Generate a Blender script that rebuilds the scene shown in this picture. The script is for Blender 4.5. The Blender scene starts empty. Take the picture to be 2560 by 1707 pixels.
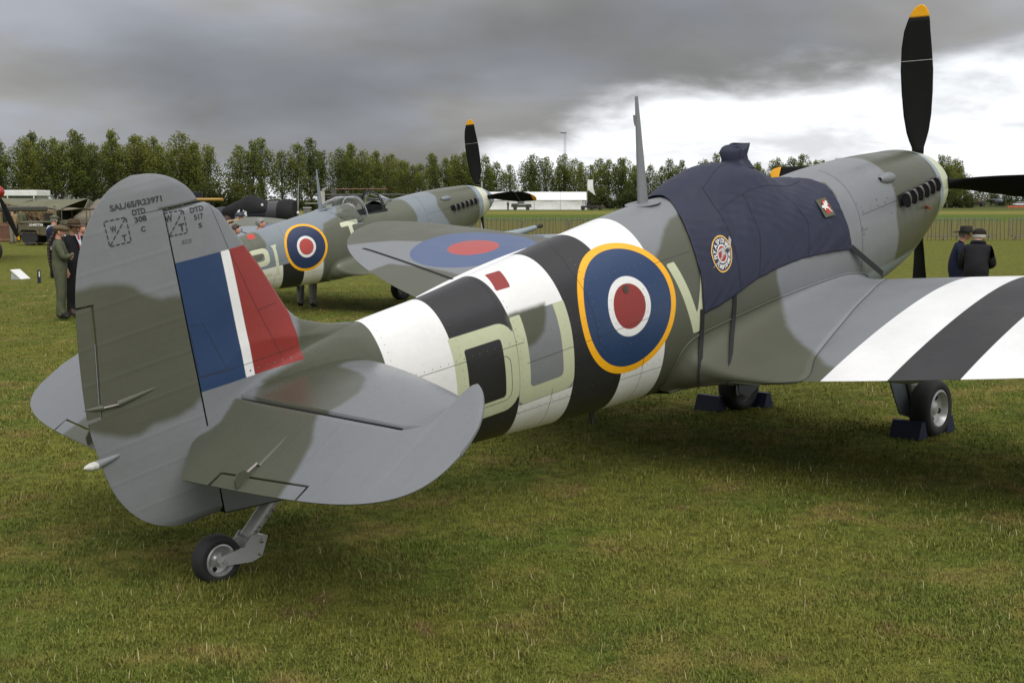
import bpy, math, random
import numpy as np
from mathutils import Vector, Matrix
random.seed(7); RNG=np.random.default_rng(7)
scn=bpy.context.scene; COL=scn.collection
R=math.radians
# ================= camera =================
cam_d=bpy.data.cameras.new('camera'); cam=bpy.data.objects.new('camera',cam_d); COL.objects.link(cam)
cam.location=(0,0,1.863); cam.rotation_euler=(math.pi/2-.111,0,0)
cam_d.sensor_fit='HORIZONTAL'; cam_d.sensor_width=36; cam_d.lens=3181/2560*36
cam_d.clip_start=.1; cam_d.clip_end=5000
scn.camera=cam
scn.render.resolution_x=1024; scn.render.resolution_y=682
# ================= sky =================
SUN_EL,SUN_AZ=45,160           # degrees; azimuth clockwise from +Y (away from the camera)
world=bpy.data.worlds.new('World'); scn.world=world; world.use_nodes=True
def _n(nt,t,**k):
    n=nt.nodes.new(t)
    for a,v in k.items(): setattr(n,a,v)
    return n
class E:   # tiny expression helper for math nodes
    def __init__(s,nt,sock): s.nt=nt; s.s=sock
    def op(s,o,*b,clamp=False):
        m=_n(s.nt,'ShaderNodeMath',operation=o,use_clamp=clamp); s.nt.links.new(s.s,m.inputs[0])
        for i,v in enumerate(b):
            if isinstance(v,E): s.nt.links.new(v.s,m.inputs[i+1])
            else: m.inputs[i+1].default_value=v
        return E(s.nt,m.outputs[0])
    def __add__(s,b): return s.op('ADD',b)
    def __sub__(s,b): return s.op('SUBTRACT',b)
    def __mul__(s,b): return s.op('MULTIPLY',b)
    def __truediv__(s,b): return s.op('DIVIDE',b)
    def sm(s,a,b,c=0.,d=1.,mode='SMOOTHSTEP'):
        m=_n(s.nt,'ShaderNodeMapRange',interpolation_type=mode); s.nt.links.new(s.s,m.inputs[0])
        for i,v in enumerate((a,b,c,d)):
            if isinstance(v,E): s.nt.links.new(v.s,m.inputs[i+1])
            else: m.inputs[i+1].default_value=v
        return E(s.nt,m.outputs[0])
def mixc(nt,f,a,b,blend='MIX'):
    m=_n(nt,'ShaderNodeMix',data_type='RGBA',blend_type=blend)
    for sock,v in ((m.inputs[0],f),(m.inputs[6],a),(m.inputs[7],b)):
        if isinstance(v,E): nt.links.new(v.s,sock)
        elif hasattr(v,'is_linked'): nt.links.new(v,sock)
        elif isinstance(v,(int,float)): sock.default_value=v
        else: sock.default_value=(v[0],v[1],v[2],1)
    return m.outputs[2]
def noise(nt,vec,scale,detail=4,rough=.5,dist=0.):
    n=_n(nt,'ShaderNodeTexNoise'); n.inputs['Scale'].default_value=scale; n.inputs['Detail'].default_value=detail
    n.inputs['Roughness'].default_value=rough; n.inputs['Distortion'].default_value=dist
    if vec is not None: nt.links.new(vec,n.inputs['Vector'])
    return E(nt,n.outputs['Fac'])
def build_sky():
    nt=world.node_tree; nt.nodes.clear()
    out=_n(nt,'ShaderNodeOutputWorld'); bg=_n(nt,'ShaderNodeBackground'); nt.links.new(bg.outputs[0],out.inputs[0])
    sky=_n(nt,'ShaderNodeTexSky',sky_type='NISHITA'); sky.sun_disc=False
    sky.sun_elevation=R(SUN_EL); sky.sun_rotation=R(SUN_AZ)
    tc=_n(nt,'ShaderNodeTexCoord'); sep=_n(nt,'ShaderNodeSeparateXYZ'); nt.links.new(tc.outputs['Generated'],sep.inputs[0])
    x,y,z=[E(nt,o) for o in sep.outputs]
    zc=z.op('MAXIMUM',0.)
    # cloud-deck coordinates: the deck seen in perspective, streaked towards the horizon
    den=zc+.32
    cmb=_n(nt,'ShaderNodeCombineXYZ')
    nt.links.new((x/den).s,cmb.inputs[0]); nt.links.new((y/den).s,cmb.inputs[1]); nt.links.new((zc*3.).s,cmb.inputs[2])
    v=cmb.outputs[0]
    n1=noise(nt,v,.95,5,.45); n2=noise(nt,v,2.7,6,.5,.25); n3=noise(nt,v,7.,5,.52,.3)
    # elevation up to which the sky is open and bright: a gap under the deck that widens to the right of the view
    az=x.op('ARCTAN2',y)
    gap=az.sm(-.16,.16,.008,.088)+az.sm(.05,.40,0.,.014)
    gap=gap-az.sm(1.6,2.9,0.,.09)
    gap=gap*az.sm(-2.9,-1.0,.35,1.)
    edge=gap+(n2-.5)*.080+(n3-.5)*.022
    bright=(edge-zc).sm(-.016,.026)
    deck=n1.sm(.30,.72,.105,.27)*n2.sm(.30,.70,.86,1.12)
    lift=zc*4.8+1.
    deck=deck*lift
    br=(n3*.6+n2*.4).sm(.34,.60,.62,.96)
    cold=mixc(nt,n2.sm(.4,.62),(1.0,.985,.965),(.93,.965,1.06))
    dcol=mixc(nt,1.,cold,(1,1,1),'MULTIPLY')
    dk=_n(nt,'ShaderNodeVectorMath',operation='SCALE'); nt.links.new(dcol,dk.inputs[0]); nt.links.new(deck.s,dk.inputs['Scale'])
    bw=_n(nt,'ShaderNodeVectorMath',operation='SCALE'); bw.inputs[0].default_value=(.965,.985,1.02); nt.links.new(br.s,bw.inputs['Scale'])
    cl=mixc(nt,bright,dk.outputs[0],bw.outputs[0])
    blue=_n(nt,'ShaderNodeVectorMath',operation='SCALE'); nt.links.new(sky.outputs[0],blue.inputs[0]); blue.inputs['Scale'].default_value=.08
    fin=mixc(nt,.96,blue.outputs[0],cl)
    nt.links.new(fin,bg.inputs[0]); bg.inputs[1].default_value=1.0
build_sky()
sun_d=bpy.data.lights.new('sun','SUN'); sun_d.energy=1.5; sun_d.angle=R(45); sun_d.color=(1,.965,.91)
sun=bpy.data.objects.new('sun',sun_d); COL.objects.link(sun)
_sd=Vector((math.sin(R(SUN_AZ))*math.cos(R(SUN_EL)),math.cos(R(SUN_AZ))*math.cos(R(SUN_EL)),math.sin(R(SUN_EL))))
sun.rotation_euler=_sd.to_track_quat('Z','Y').to_euler()
scn.view_settings.view_transform='Standard'; scn.view_settings.look='None'; scn.view_settings.gamma=1
scn.view_settings.exposure=.34; scn.view_settings.use_curve_mapping=False
# ================= helpers =================
def srgb(r,g,b): return tuple(((c/255)/12.92 if c/255<=.04045 else ((c/255+.055)/1.055)**2.4) for c in (r,g,b))
def tag(o,label=None,cat=None,group=None,kind=None):
    if label: o['label']=label
    if cat: o['category']=cat
    if group: o['group']=group
    if kind: o['kind']=kind
    return o
def empty(name,loc=(0,0,0),rz=0,label=None,cat=None,group=None):
    o=bpy.data.objects.new(name,None); COL.objects.link(o); o.location=loc; o.rotation_euler=(0,0,rz); o.empty_display_size=.1
    return tag(o,label,cat,group)
MATS={}
def mat(name,col,rough=.6,metal=0.,var=.12,vscale=6.,bump=0.,bscale=40.,spec=.5,coat=0.,col2=None,emit=None,trans=0.,alpha=1.):
    """plain procedural material: base colour varied by noise, optional fine bump"""
    if name in MATS: return MATS[name]
    m=bpy.data.materials.new(name); m.use_nodes=True; nt=m.node_tree; b=nt.nodes['Principled BSDF']
    tc=_n(nt,'ShaderNodeTexCoord'); n=noise(nt,tc.outputs['Object'],vscale,5,.6)
    c2=col2 if col2 else tuple(min(1,c*(1+var)) for c in col)
    c1=tuple(c*(1-var) for c in col) if not col2 else col
    nt.links.new(mixc(nt,n.sm(.3,.7),c1,c2),b.inputs['Base Color'])
    b.inputs['Metallic'].default_value=metal; b.inputs['Specular IOR Level'].default_value=spec
    nt.links.new(n.sm(.2,.8,max(0,rough-.07),min(1,rough+.07)).s,b.inputs['Roughness'])
    b.inputs['Coat Weight'].default_value=coat; b.inputs['Transmission Weight'].default_value=trans; b.inputs['Alpha'].default_value=alpha
    if emit: b.inputs['Emission Color'].default_value=(*emit[:3],1); b.inputs['Emission Strength'].default_value=emit[3]
    if bump:
        bp=_n(nt,'ShaderNodeBump'); bp.inputs['Distance'].default_value=bump; bp.inputs['Strength'].default_value=1.
        nt.links.new(noise(nt,tc.outputs['Object'],bscale,4,.6).s,bp.inputs['Height']); nt.links.new(bp.outputs[0],b.inputs['Normal'])
    MATS[name]=m; return m
def paint(name,base,layers,rough=.42,var=.05,wave=.004,drops=.0006,spec=.5,ribs=None):
    """aircraft paint: layers (attribute, threshold, softness, colour) laid over a base colour; attribute > threshold is painted"""
    m=bpy.data.materials.new(name); m.use_nodes=True; nt=m.node_tree; b=nt.nodes['Principled BSDF']
    tc=_n(nt,'ShaderNodeTexCoord'); ob=tc.outputs['Object']
    cur=base; fine=noise(nt,ob,18.,4,.6); cache={}
    for at,th,so,c in layers:
        if at not in cache:
            a=_n(nt,'ShaderNodeAttribute',attribute_name=at); cache[at]=E(nt,a.outputs['Fac'])
        e=cache[at]
        if so>.01: e=e+(fine-.5)*so*.9
        cur=mixc(nt,e.sm(th-so,th+so),cur,c)
    g=noise(nt,ob,2.3,6,.6); g2=noise(nt,ob,37.,3,.6)
    sc=_n(nt,'ShaderNodeVectorMath',operation='SCALE')
    if hasattr(cur,'is_linked'): nt.links.new(cur,sc.inputs[0])
    else: sc.inputs[0].default_value=cur
    nt.links.new((g.sm(.25,.75,1-var,1+var)*g2.sm(.2,.8,1-var*.5,1+var*.5)).s,sc.inputs['Scale'])
    nt.links.new(sc.outputs[0],b.inputs['Base Color'])
    b.inputs['Specular IOR Level'].default_value=spec
    nt.links.new(g.sm(.25,.75,rough-.08,rough+.08).s,b.inputs['Roughness'])
    vo=_n(nt,'ShaderNodeTexVoronoi'); vo.inputs['Scale'].default_value=55.; nt.links.new(ob,vo.inputs['Vector'])
    dr=E(nt,vo.outputs['Distance']).sm(.0,.30,1.,0.)*noise(nt,ob,9.,3,.6).sm(.52,.62)
    bp2=_n(nt,'ShaderNodeBump'); bp2.inputs['Distance'].default_value=drops; nt.links.new(dr.s,bp2.inputs['Height'])
    bp=_n(nt,'ShaderNodeBump'); bp.inputs['Distance'].default_value=wave; bp.inputs['Strength'].default_value=1.
    nt.links.new(noise(nt,ob,3.2,3,.5).s,bp.inputs['Height']); nt.links.new(bp2.outputs[0],bp.inputs['Normal'])
    last=bp
    if ribs:   # fabric tapes over the ribs: (axis, spacing, lean)
        sp=_n(nt,'ShaderNodeSeparateXYZ'); nt.links.new(ob,sp.inputs[0]); c=E(nt,sp.outputs[ribs[0]])+E(nt,sp.outputs[0])*ribs[2]
        w=(c*(1./ribs[1])).op('FRACT')-.5; rg=w.op('ABSOLUTE').sm(0.,.10,1.,0.)+w.op('ABSOLUTE').sm(.38,.5,0.,.35)
        b3=_n(nt,'ShaderNodeBump'); b3.inputs['Distance'].default_value=.0006; nt.links.new(rg.s,b3.inputs['Height']); nt.links.new(bp.outputs[0],b3.inputs['Normal']); last=b3
    nt.links.new(last.outputs[0],b.inputs['Normal'])
    return m
def raw_mesh(name,V,F,smooth=True,attrs=None,normals=None):
    """V (n,3); F (m,k) array of equal sided faces or list of lists"""
    me=bpy.data.meshes.new(name); V=np.ascontiguousarray(V,dtype=np.float32)
    if isinstance(F,np.ndarray):
        k=F.shape[1]; me.vertices.add(len(V)); me.vertices.foreach_set('co',V.ravel())
        me.loops.add(F.size); me.loops.foreach_set('vertex_index',np.ascontiguousarray(F,dtype=np.int32).ravel())
        me.polygons.add(len(F)); me.polygons.foreach_set('loop_start',np.arange(0,F.size,k,dtype=np.int32)); me.polygons.foreach_set('loop_total',np.full(len(F),k,dtype=np.int32))
        me.update(calc_edges=True)
    else:
        me.from_pydata([tuple(v) for v in V],[],F); me.update()
    me.polygons.foreach_set('use_smooth',np.full(len(me.polygons),bool(smooth)))
    for a,v in (attrs or {}).items():
        v=np.asarray(v,np.float32)
        if v.ndim==1:
            at=me.attributes.new(a,'FLOAT','POINT'); at.data.foreach_set('value',v)
        else:
            at=me.attributes.new(a,'FLOAT_COLOR','POINT'); at.data.foreach_set('color',np.c_[v,np.ones(len(v))].astype(np.float32).ravel())
    if normals is not None: me.normals_split_custom_set_from_vertices(np.asarray(normals,float).tolist())
    return me
def put(name,me,m,parent=None,loc=None):
    o=bpy.data.objects.new(name,me); COL.objects.link(o)
    if m is not None and not me.materials: me.materials.append(m)
    if parent is not None: o.parent=parent
    if loc is not None: o.location=loc
    return o
def grid_faces(nu,nv,wrap_u=False,wrap_v=False,flip=False):
    i=np.arange(nu if wrap_u else nu-1)[:,None]; j=np.arange(nv if wrap_v else nv-1)[None,:]
    i2=(i+1)%nu; j2=(j+1)%nv
    F=np.stack([i*nv+j,i2*nv+j,i2*nv+j2,i*nv+j2],-1).reshape(-1,4)
    return F[:,::-1] if flip else F
class MB:
    """collects shapes into one mesh"""
    def __init__(s): s.v=[]; s.f=[]
    def add(s,V,F):
        o=len(s.v); s.v.extend([tuple(map(float,p)) for p in V]); s.f.extend([[int(i)+o for i in q] for q in F]); return s
    def box(s,c,d,rot=None,bev=0.):
        x,y,z=[a/2 for a in d]; e=min(bev,x*.45,y*.45,z*.45)
        if e<=0:
            P=[(-x,-y,-z),(x,-y,-z),(x,y,-z),(-x,y,-z),(-x,-y,z),(x,-y,z),(x,y,z),(-x,y,z)]
            F=[(0,3,2,1),(4,5,6,7),(0,1,5,4),(1,2,6,5),(2,3,7,6),(3,0,4,7)]
        else:
            ring=lambda a,b,zz:[(-a,-b+e,zz),(-a+e,-b,zz),(a-e,-b,zz),(a,-b+e,zz),(a,b-e,zz),(a-e,b,zz),(-a+e,b,zz),(-a,b-e,zz)]
            P=ring(x-e,y-e,-z)+ring(x,y,-z+e)+ring(x,y,z-e)+ring(x-e,y-e,z)
            F=[tuple(range(7,-1,-1)),tuple(range(24,32))]
            for k in range(3):
                for i in range(8): F.append((k*8+i,k*8+(i+1)%8,k*8+8+(i+1)%8,k*8+8+i))
        M=rot.to_matrix() if hasattr(rot,'to_matrix') else rot
        P=[((M@Vector(p)) if M is not None else Vector(p))+Vector(c) for p in P]
        return s.add(P,F)
    def tube(s,path,r,n=8,cap=True,flat=1.,up=None):
        path=[Vector(p) for p in path]; rs=r if hasattr(r,'__len__') else [r]*len(path); o=len(s.v); prev=None
        for i,p in enumerate(path):
            t=(path[min(i+1,len(path)-1)]-path[max(i-1,0)]).normalized()
            u=prev if prev is not None else (Vector(up) if up else (Vector((0,0,1)) if abs(t.z)<.9 else Vector((1,0,0))))
            a=(u-t*u.dot(t)).normalized(); b=t.cross(a); prev=a
            for k in range(n):
                q=2*math.pi*k/n; s.v.append(tuple(p+a*(rs[i]*math.cos(q)*flat)+b*(rs[i]*math.sin(q))))
        m=len(path)
        for i in range(m-1):
            for k in range(n): s.f.append([o+i*n+k,o+i*n+(k+1)%n,o+(i+1)*n+(k+1)%n,o+(i+1)*n+k])
        if cap: s.f.append([o+k for k in range(n)][::-1]); s.f.append([o+(m-1)*n+k for k in range(n)])
        return s
    def lathe(s,prof,n=24,c=(0,0,0),axis='Z',cap=True):
        """prof: list of (radius, height)"""
        o=len(s.v)
        ax={'Z':((1,0,0),(0,1,0),(0,0,1)),'Y':((0,0,1),(1,0,0),(0,1,0)),'X':((0,1,0),(0,0,1),(1,0,0))}[axis] if isinstance(axis,str) else axis
        A,B,Cc=[Vector(q) for q in ax]
        for r,h in prof:
            for k in range(n):
                q=2*math.pi*k/n; s.v.append(tuple(Vector(c)+A*(r*math.cos(q))+B*(r*math.sin(q))+Cc*h))
        m=len(prof)
        for i in range(m-1):
            for k in range(n): s.f.append([o+i*n+k,o+i*n+(k+1)%n,o+(i+1)*n+(k+1)%n,o+(i+1)*n+k])
        if cap: s.f.append([o+k for k in range(n)][::-1]); s.f.append([o+(m-1)*n+k for k in range(n)])
        return s
    def prism(s,poly,t,fn):
        """2d polygon extruded by t; fn(u,v,w)->xyz"""
        o=len(s.v); n=len(poly)
        for w in (0,t):
            for (a,b) in poly: s.v.append(tuple(fn(a,b,w)))
        s.f.append([o+i for i in range(n)][::-1]); s.f.append([o+n+i for i in range(n)])
        for i in range(n): s.f.append([o+i,o+(i+1)%n,o+n+(i+1)%n,o+n+i])
        return s
    def ball(s,c,r,nu=12,nv=8,sc=(1,1,1)):
        V=[];F=[]
        for j in range(nv+1):
            for i in range(nu):
                a=2*math.pi*i/nu;b=math.pi*j/nv
                V.append((c[0]+r*sc[0]*math.sin(b)*math.cos(a),c[1]+r*sc[1]*math.sin(b)*math.sin(a),c[2]+r*sc[2]*math.cos(b)))
        for j in range(nv):
            for i in range(nu): F.append((j*nu+i,(j+1)*nu+i,(j+1)*nu+(i+1)%nu,j*nu+(i+1)%nu))
        return s.add(V,F)
    def mesh(s,name,smooth=False,ang=None): 
        me=raw_mesh(name,np.array(s.v),s.f,smooth)
        if ang is not None:
            import bmesh
            bm=bmesh.new(); bm.from_mesh(me); bmesh.ops.recalc_face_normals(bm,faces=bm.faces)
            for e in bm.edges:
                if len(e.link_faces)==2 and e.calc_face_angle(0)>R(ang): e.smooth=False
            for f in bm.faces: f.smooth=True
            bm.to_mesh(me); bm.free()
        return me
    def build(s,name,m,parent=None,smooth=False,ang=35,loc=None):
        return put(name,s.mesh(name,smooth,ang),m,parent,loc)
def copy_tree(o,parent=None):
    c=o.copy(); COL.objects.link(c); c.parent=parent
    for ch in list(o.children): copy_tree(ch,c)
    return c
def text2d(txt,size=1.,bold=0.,spacing=1.):
    """text as flat triangles in 2d"""
    cu=bpy.data.curves.new('t','FONT'); cu.body=txt; cu.size=size; cu.offset=bold; cu.space_character=spacing; cu.resolution_u=3; cu.align_x='CENTER'
    ob=bpy.data.objects.new('t',cu); COL.objects.link(ob)
    me=ob.to_mesh(); me.calc_loop_triangles()
    V=np.array([v.co[:2] for v in me.vertices]); F=[list(t.vertices) for t in me.loop_triangles]
    ob.to_mesh_clear(); bpy.data.objects.remove(ob); bpy.data.curves.remove(cu)
    return V,F
def poly_sdf(x,y,poly,closed=True):
    """signed distance, positive inside"""
    P=np.asarray(poly,float); Q=np.roll(P,-1,0); d=np.full(x.shape,1e9); ins=np.zeros(x.shape,bool)
    for (ax,ay),(bx,by) in zip(P,Q):
        ex,ey=bx-ax,by-ay; wx,wy=x-ax,y-ay; t=np.clip((wx*ex+wy*ey)/(ex*ex+ey*ey+1e-12),0,1)
        d=np.minimum(d,(wx-ex*t)**2+(wy-ey*t)**2)
        c=((ay>y)!=(by>y))&(x<(bx-ax)*(y-ay)/((by-ay) if by!=ay else 1e-12)+ax); ins^=c
    d=np.sqrt(d); return np.where(ins,d,-d)
def rrect(x0,x1,y0,y1,r=(0,0,0,0),n=5):
    """rounded rectangle, radii in order (x0y0,x1y0,x1y1,x0y1)"""
    P=[]
    for (cx,cy,a0,rr) in ((x0,y0,180,r[0]),(x1,y0,270,r[1]),(x1,y1,0,r[2]),(x0,y1,90,r[3])):
        if rr<=0: P.append((cx,cy)); continue
        ox=cx+(rr if cx==x0 else -rr); oy=cy+(rr if cy==y0 else -rr)
        for k in range(n+1):
            q=R(a0+90*k/n); P.append((ox+rr*math.cos(q),oy+rr*math.sin(q)))
    return P
# ================= ground and grass =================
def ground_z(x,y): 
    y=np.asarray(y,float); t=np.clip((y-9.5)/11.,0,1); return -.035-.125*t*t*(3-2*t)
def turf(name,blade):
    m=bpy.data.materials.new(name); m.use_nodes=True; nt=m.node_tree; b=nt.nodes['Principled BSDF']
    tc=_n(nt,'ShaderNodeTexCoord'); ob=tc.outputs['Object']
    a=noise(nt,ob,.55,5,.55); c=noise(nt,ob,1.7,5,.6); d=noise(nt,ob,9.,4,.6); f=noise(nt,ob,.16,4,.5)
    col=mixc(nt,a.sm(.42,.60),(.172,.178,.034),(.112,.148,.025))
    col=mixc(nt,(c*.55+a*.45).sm(.49,.61),col,(.225,.19,.052))
    col=mixc(nt,(c*.5+d*.3+f*.2).sm(.55,.63),col,(.26,.172,.075))
    col=mixc(nt,f.sm(.50,.66,0,.55),col,(.170,.175,.034))
    sep=_n(nt,'ShaderNodeSeparateXYZ'); nt.links.new(ob,sep.inputs[0]); y=E(nt,sep.outputs[1])+(f-.5)*16.
    # mown strips of the airfield: each band of grass has its own colour
    for y0,y1,cc in ((26,38,(.165,.172,.034)),(64,70,(.175,.160,.045)),(112,126,(.115,.165,.030)),(168,180,(.24,.225,.055)),(222,236,(.115,.13,.036)),(300,330,(.07,.08,.025))):
        col=mixc(nt,y.sm(y0,y1),col,cc)
    if blade:
        at=_n(nt,'ShaderNodeAttribute',attribute_name='tone'); t=E(nt,at.outputs['Fac'])
        col=mixc(nt,t.sm(.0,.5,.55,0.),col,(.060,.088,.015)); col=mixc(nt,t.sm(.5,.93,0.,.65),col,(.28,.26,.075)); col=mixc(nt,t.sm(.955,.975),col,(.48,.40,.22))
        b.inputs['Roughness'].default_value=.75; b.inputs['Specular IOR Level'].default_value=.12
    else:
        col=mixc(nt,d.sm(.35,.65,.0,.55),col,(.030,.034,.010))
        b.inputs['Roughness'].default_value=.95; b.inputs['Specular IOR Level'].default_value=.05
        bp=_n(nt,'ShaderNodeBump'); bp.inputs['Distance'].default_value=.03; nt.links.new(noise(nt,ob,22.,5,.7).s,bp.inputs['Height']); nt.links.new(bp.outputs[0],b.inputs['Normal'])
    nt.links.new(col,b.inputs['Base Color']); return m
gy=np.unique(np.r_[np.linspace(-60,0,8),np.linspace(0,40,60),np.geomspace(40,3500,40)]); gx=np.unique(np.r_[-np.geomspace(30,3000,14),np.linspace(-30,30,31),np.geomspace(30,3000,14)])
GX,GY=np.meshgrid(gx,gy,indexing='ij'); V=np.stack([GX,GY,ground_z(GX,GY)],-1).reshape(-1,3)
go=put('ground',raw_mesh('ground',V,grid_faces(len(gx),len(gy)),True),turf('turf_soil',False)); tag(go,kind='structure')
def val2(x,y,s,seed):
    """cheap smooth noise 0..1"""
    r=np.random.default_rng(seed); v=0*x; w=0
    for k in range(7):
        a=r.uniform(0,2*np.pi); f=s*r.uniform(.6,1.9); p=r.uniform(0,6.3); v=v+np.sin((x*np.cos(a)+y*np.sin(a))*f+p+1.3*np.sin((y*np.cos(a)-x*np.sin(a))*f*.7+p)); w+=1
    return .5+v/w*.8
def make_grass():
    P=[];r=np.random.default_rng(11)
    for d0,d1,den in ((3.6,6.2,10500),(6.2,8.5,6000),(8.5,12,2800),(12,18,1000),(18,30,260)):
        w=.44; a=(d1-d0)*(w*(d0+d1)+3.2); n=int(a*den); y=r.uniform(d0,d1,n); h=w*y+1.6; x=r.uniform(-1,1,n)*h
        cl=val2(x,y,9.,3)*.6+val2(x,y,2.2,4)*.4; k=r.uniform(0,1,n)<np.clip(.35+1.1*cl,0.15,1); P.append(np.c_[x[k],y[k],np.full(k.sum(),(d0+d1)/2)])
    P=np.concatenate(P); n=len(P); x,y,dd=P.T
    sc=np.clip(dd/7.,1,3.2); tone=r.uniform(0,1,n)
    tone=np.clip(tone*.9+.12*(val2(x,y,5.,9)-.5),0,.94); straw=r.uniform(0,1,n)<.008*(.4+1.2*val2(x,y,1.6,12)); tone=np.where(straw,.99,tone)
    clump=.6+.8*val2(x,y,7.,5); L=r.uniform(.015,.033,n)*clump*np.where(straw,r.uniform(1.3,2.4,n),1); W=.0023*sc*r.uniform(.7,1.3,n)*np.where(straw,.75,1)
    ang=r.uniform(0,2*np.pi,n); lean=r.uniform(.15,.95,n)*np.where(straw,.8,1); ca,sa=np.cos(ang),np.sin(ang); fx=-sa+.0;fy=ca
    z0=ground_z(x,y)-.004; V=np.empty((n,5,3),np.float32)
    for k,(t,wd) in enumerate(((0,1),(0,-1),(.55,.8),(.55,-.8),(1,0))):
        off=lean*L*t*t; zz=L*t*(1-.35*lean*t)
        V[:,k,0]=x+ca*off+fx*W*wd; V[:,k,1]=y+sa*off+fy*W*wd; V[:,k,2]=z0+zz
    b=np.arange(n)[:,None]*5; F=np.concatenate([b+np.array([0,1,2]),b+np.array([1,3,2]),b+np.array([2,3,4])],1).reshape(-1,3)
    me=raw_mesh('grass',V.reshape(-1,3),F,False,{'tone':np.repeat(tone,5)}); o=put('grass',me,turf('grass_blades',True)); tag(o,'short trodden green and brown grass of the airfield','grass',kind='stuff')
make_grass()
# ---------- Spitfire surfaces, aircraft frame: x forward, y to port, z up (thrust line z=0) ----------
FK=np.array([ # x, ztop, zbot, zmaxwidth, halfwidth, upper exp, lower exp
(0.20,.22,-.262,.10,.030,2,2),
(0.60,.36,-.325,.11,.085,2,2),
(1.00,.435,-.368,.10,.155,2,2),
(1.33,.452,-.402,.08,.210,2,2),
(1.78,.467,-.462,.06,.275,2,2.05),
(2.23,.503,-.520,.04,.330,2,2.1),
(2.68,.540,-.580,.02,.375,2,2.15),
(3.13,.572,-.632,.00,.410,2,2.2),
(3.58,.598,-.678,-.02,.438,2,2.25),
(3.90,.610,-.705,-.03,.450,2,2.3),
(4.30,.600,-.712,-.04,.458,2,2.3),
(5.00,.530,-.705,-.05,.460,2,2.4),
(5.60,.470,-.690,-.05,.455,2.1,2.4),
(6.05,.472,-.665,-.05,.445,2.2,2.4),
(6.75,.448,-.620,-.05,.425,2.3,2.3),
(7.20,.412,-.540,-.03,.395,2.2,2.1),
(7.42,.392,-.455,-.01,.372,2.1,2),
(7.58,.360,-.362,.0,.352,2,2)])
def _spline(xk,yk,x):
    # monotone-ish cubic hermite
    h=np.diff(xk);dl=np.diff(yk)/h
    m=np.empty(len(xk));m[0],m[-1]=dl[0],dl[-1]
    m[1:-1]=(dl[:-1]*h[1:]+dl[1:]*h[:-1])/(h[1:]+h[:-1])
    k=np.clip(np.searchsorted(xk,x)-1,0,len(xk)-2);t=(x-xk[k])/h[k]
    return ((1+2*t)*(1-t)**2*yk[k]+t*(1-t)**2*h[k]*m[k]+t*t*(3-2*t)*yk[k+1]+t*t*(t-1)*h[k]*m[k+1])
def fus_par(X): return [_spline(FK[:,0],FK[:,i],X) for i in range(1,7)]
def chaikin(P,it=2):
    P=np.asarray(P,float)
    for _ in range(it):
        Q=[P[0]]
        for a,b in zip(P[:-1],P[1:]): Q+=[a*.75+b*.25,a*.25+b*.75]
        P=np.array(Q+[P[-1]])
    return P
FINLE=np.array([(.20,1.268),(.455,1.264),(.480,1.252),(.531,1.207),(.59,1.096),(.639,1.007),(.703,.891),(.771,.739),(.818,.637),(.861,.585),(.904,.554),(1.045,.496),(1.173,.463),(1.30,.40)])
def fin_h(X,z):
    """half thickness of the fin at (x,z), negative outside"""
    # leading edge x at height z
    zz=FINLE[::-1,1];xx=FINLE[::-1,0]
    le=np.interp(z,zz,xx)
    c=np.maximum(le-.20+.55,.1) # nominal chord including rudder
    u=(le-X)/c
    t=.105*c*np.clip((1.30-z)/1.3,0,1)**.0
    uu=np.clip(u,0,1)
    th=5*.095*c*(.2969*np.sqrt(uu)-.126*uu-.3516*uu**2+.2843*uu**3-.1036*uu**4)
    th=np.minimum(th,.062)
    top=np.clip((1.270-z)/.02,0,1)**.5
    return np.where(u>0,th*top,u*c*1.2)-np.where(z>1.270,(z-1.270),0)
def fus_section(X,n=241,fin=True):
    """starboard half section polyline (y>=0 magnitude, z) from top to bottom, n points even in arc length"""
    zt,zb,zc,w,nu,nl=[float(v) for v in fus_par(np.array([X]))] if not np.isscalar(X) else [float(v[0]) for v in fus_par(np.array([X]))]
    ph=np.linspace(0,np.pi/2,160)
    yu=w*np.sin(ph)**(2/nu);zu=zc+(zt-zc)*np.cos(ph)**(2/nu)
    yl=w*np.cos(ph)**(2/nl);zl=zc-(zc-zb)*np.sin(ph)**(2/nl)
    y=np.r_[yu,yl[1:]];z=np.r_[zu,zl[1:]]
    if fin and X<1.35:
        zz=np.linspace(zb,1.33,900)
        hf=np.interp(zz,z[::-1],y[::-1])
        hf=np.where(zz>zt,-(zz-zt)*1.0,hf)
        hn=fin_h(X,zz)
        k=.10
        d=np.abs(hf-hn);h=np.maximum(hf,hn)+np.where(d<k,(1-d/k)**2*k/4,0)*np.clip((zz-.2)/.15,0,1)
        ok=h>0
        top=zz[ok].max()
        m=zz<=top
        # top closing
        zz=zz[m];h=np.maximum(h[m],0);h[-1]=0
        y=h[::-1];z=zz[::-1]
    s=np.r_[0,np.cumsum(np.hypot(np.diff(y),np.diff(z)))]
    q=np.linspace(0,s[-1],n)
    return np.interp(q,s,y),np.interp(q,s,z),q
def fus_grid(xs,n=241,fin=True):
    Y=np.empty((len(xs),n));Z=Y.copy();S=Y.copy()
    for i,x in enumerate(xs): Y[i],Z[i],S[i]=fus_section(float(x),n,fin)
    return np.repeat(np.array(xs)[:,None],n,1),Y,Z,S
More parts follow.
